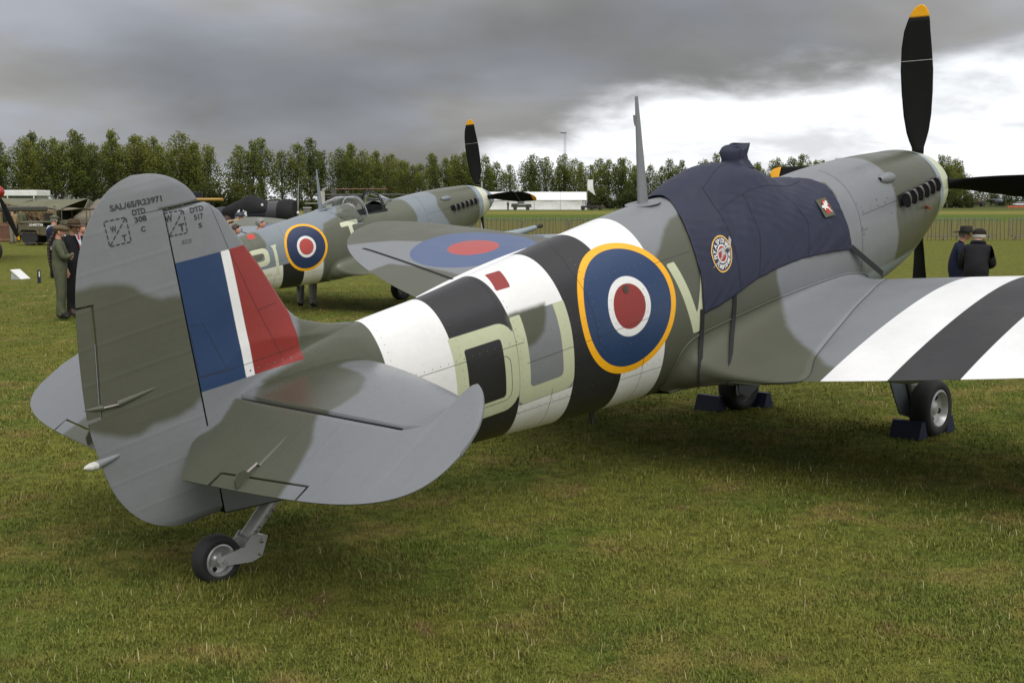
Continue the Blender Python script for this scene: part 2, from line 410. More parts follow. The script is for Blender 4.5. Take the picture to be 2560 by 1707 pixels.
# ---------- wing ----------
def naca(t,m,p,u):
    th=5*t*(.2969*np.sqrt(u)-.126*u-.3516*u**2+.2843*u**3-.1036*u**4)
    yc=np.where(u<p,m/p**2*(2*p*u-u*u),m/(1-p)**2*((1-2*p)+2*p*u-u*u))
    return yc+th,yc-th
WP={-1:(5.60,-.608,.084),1:(4.84,-.60,.140)}   # side: half span, root trailing-edge z, dihedral slope (aircraft leans a little to starboard)
def wing_le_te(y,sd=-1):
    y=np.abs(y);c=2.52*np.sqrt(np.clip(1-(y/WP[sd][0])**2,0,1))
    return 5.444+.30*c,5.444-.70*c
def wing_pt(y,u,upper=True,sd=-1):
    """y>=0 magnitude, u 0=leading edge 1=trailing edge -> x,z"""
    y=np.asarray(y,float);u=np.asarray(u,float)
    le,te=wing_le_te(y,sd);c=le-te
    t=(.116 if sd<0 else .094)-.04*np.minimum(y/WP[sd][0],1)
    a,b=naca(t,.02,.4,u)
    o=np.where(upper,a,b)
    return le-u*c, WP[sd][1]+WP[sd][2]*y+(1-u)*c*(.012 if sd<0 else .0)+o*c
def wing_z(x,y,upper=True,sd=-1):
    le,te=wing_le_te(y,sd);u=np.clip((le-x)/np.maximum(le-te,1e-6),0,1)
    return wing_pt(y,u,upper,sd)[1]
# ================= colours =================
OCEAN=srgb(121,124,127); GREEN=srgb(82,84,70); WHITE=(.80,.80,.79); BLACK=(.020,.0195,.021); SKYC=srgb(190,195,163)
BLUE=srgb(36,60,96); RED=srgb(140,48,42); YEL=srgb(246,178,30); MSG=srgb(140,152,160)
M_dark=mat('dark_gap',(.006,.006,.006),.9,var=.05)
M_tyre=mat('tyre_rubber',(.022,.022,.023),.75,var=.25,vscale=14,bump=.002,bscale=60)
M_alu=mat('silver_paint',(.50,.50,.49),.36,metal=.25,var=.08,bump=.0006,bscale=90)
M_rim=mat('wheel_rim_silver',(.50,.50,.49),.35,metal=.5,var=.1)
M_line=mat('panel_line',(.035,.036,.035),.8,var=.1)
M_prop=mat('propeller_black',(.010,.010,.010),.75,var=.15,spec=.15)
M_ptip=mat('propeller_tip_yellow',srgb(246,176,20),.5,var=.05)
M_glass=bpy.data.materials.new('canopy_perspex'); M_glass.use_nodes=True; _b=M_glass.node_tree.nodes['Principled BSDF']; _b.inputs['Base Color'].default_value=(.93,.95,.96,1); _b.inputs['Roughness'].default_value=.03; _b.inputs['Transmission Weight'].default_value=1.; _b.inputs['IOR'].default_value=1.22
M_lamp=mat('lamp_glass',(.55,.54,.50),.2,var=.2,vscale=30)
M_letter=mat('stencil_paint',(.035,.036,.038),.55,var=.2)
M_chock=mat('chock_navy',(.010,.016,.045),.6,var=.3,vscale=10)
M_steel=mat('bright_steel',(.38,.35,.31),.4,metal=.9,var=.2)
M_strap=mat('black_webbing',(.012,.012,.014),.8,var=.2)
def fus_frame(tab,x,q):
    """point and outward normal on the starboard fuselage at station x, arc q below the z=0 line"""
    X,Y,Z,S,S0=tab; k=float(np.interp(x,X[:,0],np.arange(len(X)))); i=min(int(k),len(X)-2); f=k-i
    def at(i,s): return np.array([X[i,0],-np.interp(s,S[i],Y[i]),np.interp(s,S[i],Z[i])])
    def pt(k,dq):
        i=min(max(int(k),0),len(X)-2); f=k-i
        return at(i,S0[i]+q+dq)*(1-f)+at(i+1,S0[i+1]+q+dq)*f
    p=pt(k,0); tq=pt(k,.01)-pt(k,-.01); tx=pt(min(k+.6,len(X)-1.01),0)-pt(max(k-.6,0),0); n=np.cross(tq,tx); n/=np.linalg.norm(n)+1e-12
    if n[1]>0: n=-n
    return p,n
def ribbon(mb,P,N,w):
    P=np.array(P);N=np.array(N);T=np.gradient(P,axis=0);S=np.cross(T,N);S/=np.linalg.norm(S,axis=1)[:,None]+1e-12
    a=P+S*w/2;b=P-S*w/2;V=np.stack([a,b],1).reshape(-1,3);n=len(P)
    mb.add(V,[(2*i,2*i+1,2*i+3,2*i+2) for i in range(n-1)])
RUD_TE=np.array([(.045,-.2566),(-.03,-.2480),(-.111,-.217),(-.199,-.160),(-.272,-.070),(-.315,.023),(-.340,.130),(-.355,.243),(-.365,.332),(-.365,.437),(-.357,.540),(-.344,.660),(-.329,.780),(-.308,.907),(-.284,1.013),(-.247,1.125),(-.198,1.225),(-.143,1.304),(-.071,1.380),(.014,1.431),(.10,1.4545)])
RUD_HORN=np.array([(.420,1.277),(.409,1.306),(.372,1.360),(.30,1.4147),(.201,1.4486),(.10,1.4545)])
RUD_TAB=np.array([(-.300,.386),(-.292,.467),(-.25,.735),(-.227,.919)])
_rz=fus_section(.214,300)
def rud_h(x,z,te,le):
    hm=np.interp(-z,-_rz[1],_rz[0])*.985; hm=np.where(z>1.24,np.interp(z,[1.24,1.46],[float(np.interp(-1.24,-_rz[1],_rz[0]))*.985,.028]),hm); hm=np.where(z<-.15,np.maximum(hm,.026),hm)
    te0=rud_te(z); u=np.clip((.196-x)/np.maximum(.196-te0,1e-4),0,1)
    end=np.sqrt(np.clip(np.minimum((1.4548-z)/.08,(z+.2568)/.04),0,1))
    horn=np.where(z<1.276,0,np.clip((x-.196)/np.maximum(le-.196,.004),0,1))
    f=np.where(x>.196,np.sqrt(np.clip(1-horn**2,0,1)),1-u)
    edge=np.where(z<1.276,np.sqrt(np.clip((.2085-x)/.005,0,1)),1)
    return hm*f*edge*np.clip(end,.02,1)+.0032*end
def rud_le(z):
    return np.where(z<1.276,.208,np.interp(z,RUD_HORN[:,1],RUD_HORN[:,0]))
def rud_te(z): return np.interp(z,RUD_TE[:,1],RUD_TE[:,0])
RUD_TE=chaikin(RUD_TE); RUD_HORN=chaikin(RUD_HORN)
def addattr(o,fn):
    V=np.array([v.co[:] for v in o.data.vertices])
    for k,v in fn(V).items():
        a=o.data.attributes.new(k,'FLOAT','POINT'); a.data.foreach_set('value',np.asarray(v,np.float32))
    return o
def foil_obj(name,rows_te,rows_le,h_fn,place,m,parent,nu=40,attr_fn=None):
    """closed thin body: rows of chords; place(chord,row,h)->xyz"""
    n=len(rows_te); u=(1-np.cos(np.linspace(0,np.pi,nu)))/2
    C=rows_le[:,None]+(rows_te-rows_le)[:,None]*u[None]; H=h_fn(C,np.arange(n)[:,None]+0*C,u[None]+0*C)
    up=place(C,np.arange(n)[:,None]+0*C,H); lo=place(C[:,::-1],np.arange(n)[:,None]+0*C,-H[:,::-1])
    P=np.concatenate([up,lo[:,1:-1]],1); nv=P.shape[1]
    V=P.reshape(-1,3); F=grid_faces(n,nv,wrap_v=True)
    at=attr_fn(V) if attr_fn else None
    me=raw_mesh(name,V,F,True,at)
    return put(name,me,m,parent)
ELV_F=np.array([(.04,0.),(1.27,0.),(1.30,.002),(1.36,.03),(1.40,.055),(1.43,.10),(1.438,.20),(1.442,.36),(1.46,.355),(1.517,.318),(1.596,.231),(1.662,.127),(1.690,.034),(1.706,-.06)])
ELV_B=np.array([(.04,-.31),(.244,-.549),(.725,-.523),(.993,-.503),(1.259,-.471),(1.44,-.427),(1.573,-.368),(1.657,-.291),(1.699,-.195),(1.706,-.062)])
STB_F=np.array([(0,1.19),(.14,1.17),(.394,1.134),(.683,1.055),(.935,.969),(1.179,.878),(1.36,.79),(1.44,.74)])
STB_B=np.array([(0,.417),(1.27,.417),(1.36,.455),(1.40,.48),(1.43,.53),(1.437,.62),(1.44,.73)])
ELV_F=np.r_[ELV_F[:4],chaikin(ELV_F[4:])]; ELV_B=np.r_[ELV_B[:2],chaikin(ELV_B[2:])]; STB_F=chaikin(STB_F)
EL_X,EL_Z,EL_DROOP=.41,.262,R(22)
def build_spitfire(name,T,heading,alpha,cfg):
    root=empty(name)
    fx=Vector((math.cos(heading)*math.cos(alpha),math.sin(heading)*math.cos(alpha),math.sin(alpha))); py=Vector((-math.sin(heading),math.cos(heading),0)); uz=fx.cross(py)
    rot=Matrix((fx,py,uz)).transposed(); root.location=T; root.rotation_euler=rot.to_euler()
    inv=rot.transposed(); Tv=Vector(T)
    toac=lambda w: np.array(inv@(Vector(w)-Tv))
    tow=lambda p: Tv+rot@Vector(p)
    # ---- fuselage, fin, cowling ----
    xs=np.unique(np.round(np.r_[np.arange(.212,1.0,cfg['dx']*.6),np.arange(1.0,7.58,cfg['dx']),7.58],4)); n=cfg['n']
    X,Y,Z,S=fus_grid(xs,n); S0=np.array([np.interp(0,-Z[i],S[i]) for i in range(len(xs))]); Q=S-S0[:,None]; tab=(X,Y,Z,S,S0)
    ring=lambda A,B: np.concatenate([A,B[:,-2:0:-1]],1)
    P=np.stack([ring(X,X),ring(-Y,Y),ring(Z,Z)],-1); nv=P.shape[1]
    du=np.gradient(P,axis=0); dv=np.roll(P,-1,1)-np.roll(P,1,1); N=np.cross(dv,du); N/=np.linalg.norm(N,axis=-1,keepdims=True)+1e-12
    cen=np.stack([P[...,0],0*P[...,1],np.repeat(((Z[:,:1]+Z[:,-1:])/2),nv,1)],-1)
    sgn=np.sign(((P-cen)*N).sum(-1).mean()); N*=sgn
    at=cfg['marks'](ring(X,X),ring(Q,Q),ring(Z,Z),ring(-Y,Y))
    F=grid_faces(len(xs),nv,wrap_v=True,flip=sgn>0); V=P.reshape(-1,3); NN=N.reshape(-1,3)
    fc=V[F].mean(1); 
    isfin=(fc[:,0]<.985)&(fc[:,2]>.455); iscowl=fc[:,0]>5.945
    hole=np.zeros(len(F),bool)
    if cfg.get('cockpit'): hole=(fc[:,0]>4.42)&(fc[:,0]<5.10)&(fc[:,2]>.335+.05*np.clip(5.1-fc[:,0],0,1))
    pm=cfg['paint']
    for nm,mk in (('tail_fin',isfin),('engine_cowling',iscowl),('fuselage',~(isfin|iscowl))):
        f=F[mk&~hole]; ids,invx=np.unique(f.ravel(),return_inverse=True)
        me=raw_mesh(nm,V[ids],invx.reshape(-1,4),True,{k:v.reshape(-1)[ids] for k,v in at.items()},NN[ids])
        put(nm,me,pm,root)
    if cfg.get('cockpit'):
        mb=MB(); mb.box((4.76,0,.16),(.72,.62,.02)); mb.box((4.44,0,.30),(.03,.56,.34),Matrix.Rotation(R(8),3,'Y')); mb.box((5.10,0,.30),(.03,.56,.30))
        for s in (-1,1): mb.box((4.76,s*.33,.26),(.68,.02,.24))
        mb.build('cockpit_interior',mat('cockpit_black',(.015,.02,.017),.7),root)
    # dark end plate behind the rudder gap
    ys,zs,_=fus_section(.216,60); mb=MB(); k=len(ys)
    mb.add([(.216,-a*.97,b) for a,b in zip(ys,zs)]+[(.216,a*.97,b) for a,b in zip(ys,zs)],[(i,i+1,k+i+1,k+i) for i in range(k-1)]); mb.build('sternpost',M_dark,root)
    # ---- rudder ----
    zr=np.unique(np.r_[-.2566+.06*(1-np.cos(np.linspace(0,np.pi/2,14))),np.linspace(-.19,1.27,70),1.2755,1.2775,np.linspace(1.29,1.40,10),1.4545-.055*(np.cos(np.linspace(0,np.pi/2,14)))[::1],.3845,.3875,.9175,.9205])
    zr=np.sort(zr); te=rud_te(zr); le=rud_le(zr); intab=(zr>.386)&(zr<.919)
    te2=np.where(intab,np.interp(zr,RUD_TAB[:,1],RUD_TAB[:,0])+.006,te)
    def hfun(C,I,u): zz=zr[I.astype(int)]; return rud_h(C,zz,te[I.astype(int)],le[I.astype(int)])
    pl=lambda C,I,H: np.stack([C,-H,zr[I.astype(int)]],-1)
    rd=foil_obj('rudder',te2,le,hfun,pl,cfg['rud_paint'],root,48,cfg['rud_marks'])
    ti=np.where(intab)[0][1:-1]; zt=zr[ti]
    tb=foil_obj('trim_tab',te[ti],np.interp(zt,RUD_TAB[:,1],RUD_TAB[:,0])-.004,lambda C,I,u: rud_h(C,zt[I.astype(int)],te[ti][I.astype(int)],le[ti][I.astype(int)])*(.35+.65*np.sqrt(np.clip(1-(1-np.clip(u/.1,0,1))**2,0,1))),lambda C,I,H: np.stack([C,-H,zt[I.astype(int)]],-1),cfg['rud_paint'],rd,14,cfg['rud_marks'])
    if cfg['detail']:
        mb=MB()
        rp=lambda x,z,o=.0012: (x,-float(rud_h(np.array(x),np.array(z),rud_te(z),rud_le(np.array(z))))-o,z)
        # tab actuator fairing and tail lamp fairing: half teardrops on the rudder skin
        def tear(mb,x0,x1,z0,z1,r,ln=14,n=10,pw=.55):
            pts=[];
            for i in range(ln):
                t=i/(ln-1); x=x0+(x1-x0)*t; z=z0+(z1-z0)*t; rr=r*min(1,(1-t)**pw+.02)
                pts.append((x,z,rr))
            V=[];
            for x,z,rr in pts:
                bx,by,bz=rp(x,z,-.004)
                for k in range(n+1):
                    a=math.pi*k/n; V.append((bx,by-rr*math.sin(a),bz+rr*math.cos(a)))
            mb.add(V,[(i*(n+1)+k,i*(n+1)+k+1,(i+1)*(n+1)+k+1,(i+1)*(n+1)+k) for i in range(ln-1) for k in range(n)])
        tear(mb,-.215,.012,.437,.462,.017); addattr(mb.build('actuator_fairing',cfg['rud_paint'],rd),cfg['rud_marks'])
        mb=MB(); tear(mb,-.285,-.372,.440,.452,.015); addattr(mb.build('tab_horn_fairing',cfg['rud_paint'],tb),cfg['rud_marks'])
        mb=MB(); mb.tube([rp(-.285,.442,.010),rp(-.215,.438,.010)],.006,8); mb.build('actuator_rod',M_steel,rd)
        mb=MB(); tear(mb,-.368,-.245,.186,.200,.022,pw=.45); addattr(mb.build('lamp_fairing',cfg['rud_paint'],rd),cfg['rud_marks'])
        mb=MB(); prof=[(.019,0),(.0215,.012),(.019,.035),(.011,.058),(.002,.068)]
        mb.lathe(prof,16,(-.366,-.004,.186),((0,1,0),(0,0,1),(-1,0,.1))); mb.build('tail_lamp',M_lamp,rd,True)
    if cfg.get('stencils'):
        def dec(nm,items,par,yf):
            mb=MB()
            for (txt,cx,z,hh,w) in items:
                A,f=text2d(txt,1.,.035,1.); ext=A.max(0)-A.min(0); A=(A-A.min(0))/ext
                x=cx+(A[:,0]-.5)*w; zz=z+(A[:,1]-.5)*hh
                mb.add([(a,yf(a,b),b) for a,b in zip(x,zz)],f)
            return mb
        yr=lambda x,z: -float(rud_h(np.array(x),np.array(z),rud_te(z),rud_le(np.array(z))))-.0016
        yfn=lambda x,z: -float(np.interp(-z,-fus_section(x,400)[1],fus_section(x,400)[0]))-.0016
        def dash(mb,p,q,yf,n,w=.006,fill=.72):
            p=np.array(p);q=np.array(q);dv=(q-p)/n;L=np.linalg.norm(dv);sd=np.array((-dv[1],dv[0]))/L*w/2
            for i in range(n):
                a=p+dv*(i+(1-fill)/2);b=a+dv*fill
                mb.add([(c[0],yf(c[0],c[1]),c[1]) for c in (a+sd,b+sd,b-sd,a-sd)],[(0,1,2,3)])
        mb=dec('x',[('SAL/6S/R23971',.083,1.326,.030,.257),('DTD',.086,1.287,.027,.066),('308',.086,1.252,.026,.060),('C',.088,1.204,.025,.022),('W',-.052,1.232,.030,.030),('T',-.010,1.182,.030,.022)],rd,yr)
        for p,q,nn in (((-.089,1.273),(.018,1.273),4),((.018,1.273),(.018,1.159),4),((.018,1.159),(-.087,1.158),4),((-.087,1.158),(-.089,1.273),4),((-.087,1.158),(.018,1.273),5)): dash(mb,p,q,yr,nn)
        tag(mb.build('stencil_lettering',M_letter,rd,ang=None),kind='stuff')
        fin=[c for c in root.children if c.name.startswith('tail_fin')][0]
        mb=dec('x',[('DTD',.388,1.240,.026,.080),('517',.389,1.203,.026,.055),('S',.387,1.161,.024,.020),('W',.226,1.226,.036,.040),('T',.284,1.172,.036,.032)],fin,yfn)
        c0=((.206,1.254),(.311,1.251),(.308,1.141),(.209,1.143))
        for i in range(4): dash(mb,c0[i],c0[(i+1)%4],yfn,4)
        dash(mb,c0[3],c0[1],yfn,5); 
        c1=((.270,1.110),(.322,1.107),(.318,1.091),(.268,1.094))
        for i in range(4): dash(mb,c1[i],c1[(i+1)%4],yfn,4 if i%2==0 else 2,.0025)
        A,f=text2d('R.J.A. 62',1.,.02); A=(A-A.min(0))/(A.max(0)-A.min(0)); mb.add([(.274+a*.042,yfn(.274+a*.042,1.0965+b*.008),1.0965+b*.008) for a,b in A],f)
        tag(mb.build('stencil_lettering',M_letter,fin,ang=None),kind='stuff')
    # ---- tailplane and elevators ----
    for sd in (-1,1):
        yy=np.unique(np.r_[np.linspace(.0,1.25,26),np.linspace(1.25,1.44,24)]); le=np.interp(yy,STB_F[:,0],STB_F[:,1]); te=np.interp(yy,STB_B[:,0],STB_B[:,1])
        def hs(C,I,u):
            y=yy[I.astype(int)]; c=np.interp(y,STB_F[:,0],STB_F[:,1])-.42+.35; uu=np.clip((np.interp(y,STB_F[:,0],STB_F[:,1])-C)/c,0,1)
            t=np.interp(y,[0,1.3,1.44],[.105,.085,.05])
            return 5*t*c*(.2969*np.sqrt(uu)-.126*uu-.3516*uu**2+.2843*uu**3-.1036*uu**4)*np.where(u>.995,.8,1)
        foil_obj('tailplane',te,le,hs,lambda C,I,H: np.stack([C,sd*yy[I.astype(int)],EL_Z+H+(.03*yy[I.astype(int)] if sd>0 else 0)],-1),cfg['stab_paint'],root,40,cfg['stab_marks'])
        zo=(.03 if sd>0 else 0.)
        ye=np.unique(np.r_[np.linspace(.05,1.25,40),np.linspace(1.25,1.442,30),np.linspace(1.445,1.69,24),np.linspace(1.69,1.706,8),.456,.459,1.078,1.081]); fe=np.interp(ye,ELV_F[:,0],ELV_F[:,1]); be=np.interp(ye,ELV_B[:,0],ELV_B[:,1])
        tabm=(ye>.457)&(ye<1.08); tl=np.interp(ye,[.457,1.08],[-.456,-.408]); be2=np.where(tabm,tl+.005,be)
        def he(C,I,u):
            y=ye[I.astype(int)]; b=np.interp(y,ELV_B[:,0],ELV_B[:,1]); f=np.interp(y,ELV_F[:,0],ELV_F[:,1])
            hm=np.interp(y,[0,1.2,1.5,1.706],[.038,.030,.020,.006]); uu=np.clip((f-C)/np.maximum(f-b,1e-4),0,1)
            return hm*(1-uu)*np.sqrt(np.clip(1-(1-np.clip(uu/.08,0,1))**2,0,1))+.0032
        cs,sn=math.cos(EL_DROOP),math.sin(EL_DROOP)
        def pe(C,I,H,yy_=ye): return np.stack([EL_X+C*cs-H*sn,sd*yy_[I.astype(int)],EL_Z+C*sn+H*cs+zo*yy_[I.astype(int)]],-1)
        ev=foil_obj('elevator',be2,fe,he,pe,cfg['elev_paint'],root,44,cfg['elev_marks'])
        k=np.where(tabm)[0][1:-1]; yk=ye[k]
        def he2(C,I,u): return he(C,k[I.astype(int)],u)*(.3+.7*np.sqrt(np.clip(1-(1-np.clip(u/.12,0,1))**2,0,1)))
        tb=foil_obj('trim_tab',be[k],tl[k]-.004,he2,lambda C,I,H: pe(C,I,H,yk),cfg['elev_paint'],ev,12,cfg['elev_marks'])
        if cfg['detail']:
            ep=lambda ch,y,o=0.: Vector((EL_X+ch*cs-o*sn,sd*y,EL_Z+ch*sn+o*cs+zo*y))
            hh=lambda ch,y: .032*(1-min(1,max(0,-ch/.52)))+.003
            # long wedge fairing, rod and tab horn plate
            V=[];n=8;ln=12
            for i in range(ln):
                t=i/(ln-1);ch=-.372+(.235)*t;rr=.016*(1-t)**.7+.001
                for j in range(n+1):
                    a=math.pi*j/n; V.append(ep(ch,.668+rr*math.cos(a),hh(ch,.668)-.003+rr*math.sin(a)))
            mb=MB(); mb.add(V,[(i*(n+1)+j,i*(n+1)+j+1,(i+1)*(n+1)+j+1,(i+1)*(n+1)+j) for i in range(ln-1) for j in range(n)]); addattr(mb.build('actuator_fairing',cfg['elev_paint'],ev),cfg['elev_marks'])
            mb=MB(); mb.tube([ep(-.435,.668,.030),ep(-.37,.668,.028)],.006,8); mb.build('actuator_rod',M_steel,ev)
            pr=[(-.520,.006),(-.505,.045),(-.475,.062),(-.445,.055),(-.43,.028),(-.425,.006)]
            mb=MB(); mb.prism(pr,.010,lambda a,b,w: ep(a,.664+w,b)); addattr(mb.build('tab_horn',cfg['elev_paint'],tb),cfg['elev_marks'])
            mb=MB(); mb.box((.4135,sd*.68,EL_Z+zo*.68-.004),(.012,1.20,.040),Matrix.Rotation(math.atan(zo)*sd,3,'X')); mb.build('hinge_gap',M_dark,ev)
    # ---- wings ----
    for sd in (-1,1):
        sp=WP[sd][0]; yy=np.r_[np.arange(.30,sp-.5,cfg['dy']),sp-.5*(1-np.sin(np.linspace(0,np.pi/2,16)))]; yy[-1]=sp-.004
        u=(1-np.cos(np.linspace(0,np.pi,50)))/2
        xu,zu=wing_pt(yy[:,None],u[None],True,sd); xl,zl=wing_pt(yy[:,None],u[None],False,sd); zu=zu+.002
        PX=np.concatenate([xu,xl[:,::-1][:,1:-1]],1);PZ=np.concatenate([zu,zl[:,::-1][:,1:-1]],1); PY=np.repeat(sd*yy[:,None],PX.shape[1],1)
        yB=np.interp(PX,[3.72,4.05,4.35,4.65,4.95,5.28,5.52,5.76,6.02,6.16],[1.20,1.12,1.06,1.00,.93,.86,.79,.72,.62,.52]); ins=np.clip(yB-.03-np.abs(PY),0,1); nuu=xu.shape[1]
        PZ[:,:nuu]=np.maximum(PZ[:,:nuu]-np.minimum(ins[:,:nuu]*.6,.16),np.minimum(PZ[:,:nuu],zl+.01))
        V=np.stack([PX,PY,PZ],-1).reshape(-1,3); up=np.concatenate([0*xu+1,0*xl[:,1:-1]-1],1).ravel()
        me=raw_mesh('wing',V,grid_faces(len(yy),PX.shape[1],wrap_v=True,flip=sd>0),True,cfg['wing_marks'](V,up,sd)); w=put('wing',me,cfg['wing_paint'],root)
        # aileron gap
        mb=MB(); yv=np.linspace(2.62 if sd>0 else 2.95,4.12 if sd>0 else 4.8,30); le,te=wing_le_te(yv,sd); xg=te+(le-te)*.215 if sd<0 else np.interp(yv,[2.6,4.1],[4.395,4.675]); zg=wing_z(xg,yv,True,sd)+.0035
        ribbon(mb,np.stack([xg,sd*yv,zg],1),np.repeat([[0,0,1.]],30,0),.032); mb.build('aileron_gap',M_dark,w)
        # cannon barrel ahead of the leading edge
        yb=2.05 if sd<0 else 3.36; kb=1. if sd<0 else .62; le,_=wing_le_te(yb,sd); zz=wing_z(le-.02,yb,True,sd)-.01
        mb=MB(); mb.lathe([(.05,-.15),(.036,.05*kb),(.028,.25*kb),(.024,.48*kb),(.018,.50*kb)],16,(le,sd*yb,zz),'X'); bl=mb.build('cannon_fairing',cfg['wing_paint_plain'],w)
        mb=MB(); mb.lathe([(.015,0),(.015,.05),(.021,.055),(.021,.09)],14,(le+.5*kb,sd*yb,zz),'X'); mb.build('cannon_barrel',M_line,bl)
        # radiator box under the wing
        mb=MB(); yr0=1.15; V=[]
        for t in np.linspace(0,1,12):
            x=5.0-1.05*t; zt=float(wing_z(np.array(x),np.array(yr0+.25),False,sd))+.03; dp=.20*math.sin(math.pi*min(1,.35+.65*t))**.6+.01
            V+= [(x,sd*yr0,zt),(x,sd*yr0,zt-dp*.8),(x,sd*(yr0+.05),zt-dp),(x,sd*(yr0+.50),zt-dp),(x,sd*(yr0+.55),zt-dp*.8),(x,sd*(yr0+.55),zt)]
        mb.add(V,[(i*6+j,i*6+j+1,i*6+7+j,i*6+6+j) for i in range(11) for j in range(5)]+[(0,1,2,3,4,5),(66,67,68,69,70,71)]); mb.build('radiator',cfg['wing_paint_plain'],w)
        # ---- wing root fillet ----
        A=np.array([(3.50,-.58),(3.53,-.44),(3.59,-.33),(3.74,-.268),(4.10,-.251),(4.485,-.243),(4.78,-.246),(5.193,-.262),(5.589,-.290),(5.80,-.320),(6.01,-.375),(6.18,-.46),(6.26,-.56)])
        B=np.array([(3.58,.26,0),(3.65,.36,0),(3.69,.64,0),(3.72,1.20,1),(4.05,1.12,1),(4.35,1.06,1),(4.65,1.00,1),(4.95,.93,1),(5.28,.86,1),(5.52,.79,1),(5.76,.72,1),(6.00,.62,1),(6.12,.52,1)])
        t=np.linspace(0,12,73); k=np.arange(13)
        ax=_spline(k,A[:,0],t);az=_spline(k,A[:,1],t);bx=_spline(k,B[:,0],t);by=_spline(k,B[:,1],t)
        zte=lambda y: WP[sd][1]+WP[sd][2]*y
        rows=[]
        for i in range(len(t)):
            ys,zs,_=fus_section(float(ax[i]),200); ya=float(np.interp(-az[i],-zs,ys)); a=np.array([ax[i],ya+.004,az[i]])
            dz=.02; ya2=float(np.interp(-(az[i]-dz),-zs,ys)); ta=np.array([0,ya2-ya,-dz]);ta/=np.linalg.norm(ta)
            on=float(np.clip((t[i]-2.5)/.5,0,1)); te_x=float(wing_le_te(by[i],sd)[1])
            zb=float(wing_z(np.array(max(bx[i],te_x+.001)),np.array(by[i]),True,sd)) if on>0 else 0
            zfree=np.interp(t[i],[0,1,2,3],[-.640,-.618,-.572,float(zte(1.20))+.003])
            b=np.array([bx[i],by[i],zb*on+zfree*(1-on)+.004])
            slope=WP[sd][2]*.6; tb=np.array([0,-1,-slope]);tb/=np.linalg.norm(tb)
            L=np.linalg.norm(b-a)
            p1=a+ta*max(.03,.80*(a[2]-b[2]));p2=b+tb*max(.02,.62*(b[1]-a[1]))
            s=np.linspace(0,1,22)[:,None]; rows.append(a*(1-s)**3+3*p1*s*(1-s)**2+3*p2*s*s*(1-s)+b*s**3)
        G=np.array(rows); low=G[:,-1:,:].copy(); low[...,2]-=.012; inn=low.copy(); inn[...,1]=np.minimum(inn[...,1],.1); inn[...,2]-=.015
        G=np.concatenate([G,low,inn],1); G[...,1]*=sd; V=G.reshape(-1,3)
        me=raw_mesh('wing_fillet',V,grid_faces(G.shape[0],G.shape[1],flip=sd<0),True,cfg['fillet_marks'](V)); fo=put('wing_fillet',me,cfg['fillet_paint'],root)
        if sd<0: cfg['_fillet']=G
        if cfg['detail'] and sd<0:
            mb=MB()
            for kk in (0,):
                ribbon(mb,G[4:,21]+[0,0,.0015],np.repeat([[0,0,1.]],len(G)-4,0),.005)
            mb.build('fillet_seam',M_line,fo)
            mb=MB(); Pn=G[2:-8,0]+[0,sd*.002,0]; mb.tube([tuple(p) for p in Pn],.006,6); addattr(mb.build('fillet_lip',cfg['fillet_paint'],fo),cfg['fillet_marks'])
    # ---- spinner and propeller ----
    mb=MB(); L=.66; SX=7.595
    prof=[(.345*(1-(i/23)**1.55)**.92,L*i/23) for i in range(24)]; prof[-1]=(.004,L)
    sp=MB().lathe([(.30,-.012),(.345,-.010)]+[p for p in prof[:9]],40,(SX,0,0),'X').build('spinner_ring',cfg['spin'],root,True)
    MB().lathe(prof[8:],40,(SX,0,0),'X').build('spinner_nose',cfg['spin2'],sp,True)
    def blade():
        rr=np.array([.26,.32,.38,.46,.6,.8,1.0,1.2,1.34,1.42,1.47,1.51,1.54,1.555,1.56]); cc=np.array([.10,.115,.17,.215,.25,.272,.278,.255,.222,.19,.163,.13,.09,.05,.012])
        out=[]
        for part in ('body','tip','line'):
            r2=np.unique(np.r_[rr,1.455]); r2=r2[r2<=1.456] if part=='body' else (r2[r2>=1.454] if part=='tip' else np.array([1.083,1.0865])); gr=1.0 if part!='line' else 1.012
            V=[];n=14
            for r in r2:
                c=np.interp(r,rr,cc);tw=R(np.interp(r,[.26,.6,1.0,1.56],[62,46,34,26])); th=np.interp(r,[.26,.4,.8,1.56],[.10,.06,.022,.006])/2
                off=.10*c if r<1.3 else .10*c+(r-1.3)*.16
                for k in range(n):
                    a=2*math.pi*k/n; u=math.cos(a)*c/2*gr-off+.1*c; w=math.sin(a)*(th+(.0012 if gr>1 else 0))
                    V.append((-math.sin(tw)*u+math.cos(tw)*w,math.cos(tw)*u+math.sin(tw)*w,r))
            m=len(r2); Fc=[(i*n+k,i*n+(k+1)%n,(i+1)*n+(k+1)%n,(i+1)*n+k) for i in range(m-1) for k in range(n)]+[tuple(range(n))[::-1],tuple((m-1)*n+k for k in range(n))]
            out.append(raw_mesh({'body':'propeller_blade','tip':'blade_tip','line':'blade_line'}[part],np.array(V),Fc,True))
        return out
    bm_,tm_,lm_=blade(); bm_.materials.append(M_prop); tm_.materials.append(M_ptip); lm_.materials.append(mat('propeller_line_white',(.6,.6,.58),.6))
    for k in range(4):
        b=put('propeller_blade',bm_,None,root,(7.82,0,cfg.get('hub_z',.03))); b.rotation_euler=(k*math.pi/2+cfg.get('prop_rot',R(2.4)),0,0); t_=put('blade_tip',tm_,None,b); put('blade_line',lm_,None,b)
    # ---- exhaust stubs ----
    M_ex=mat('exhaust_metal',(.16,.15,.15),.55,metal=.7,var=.3,vscale=25); cw=[c for c in root.children if c.name.startswith('engine_cowling')][0]
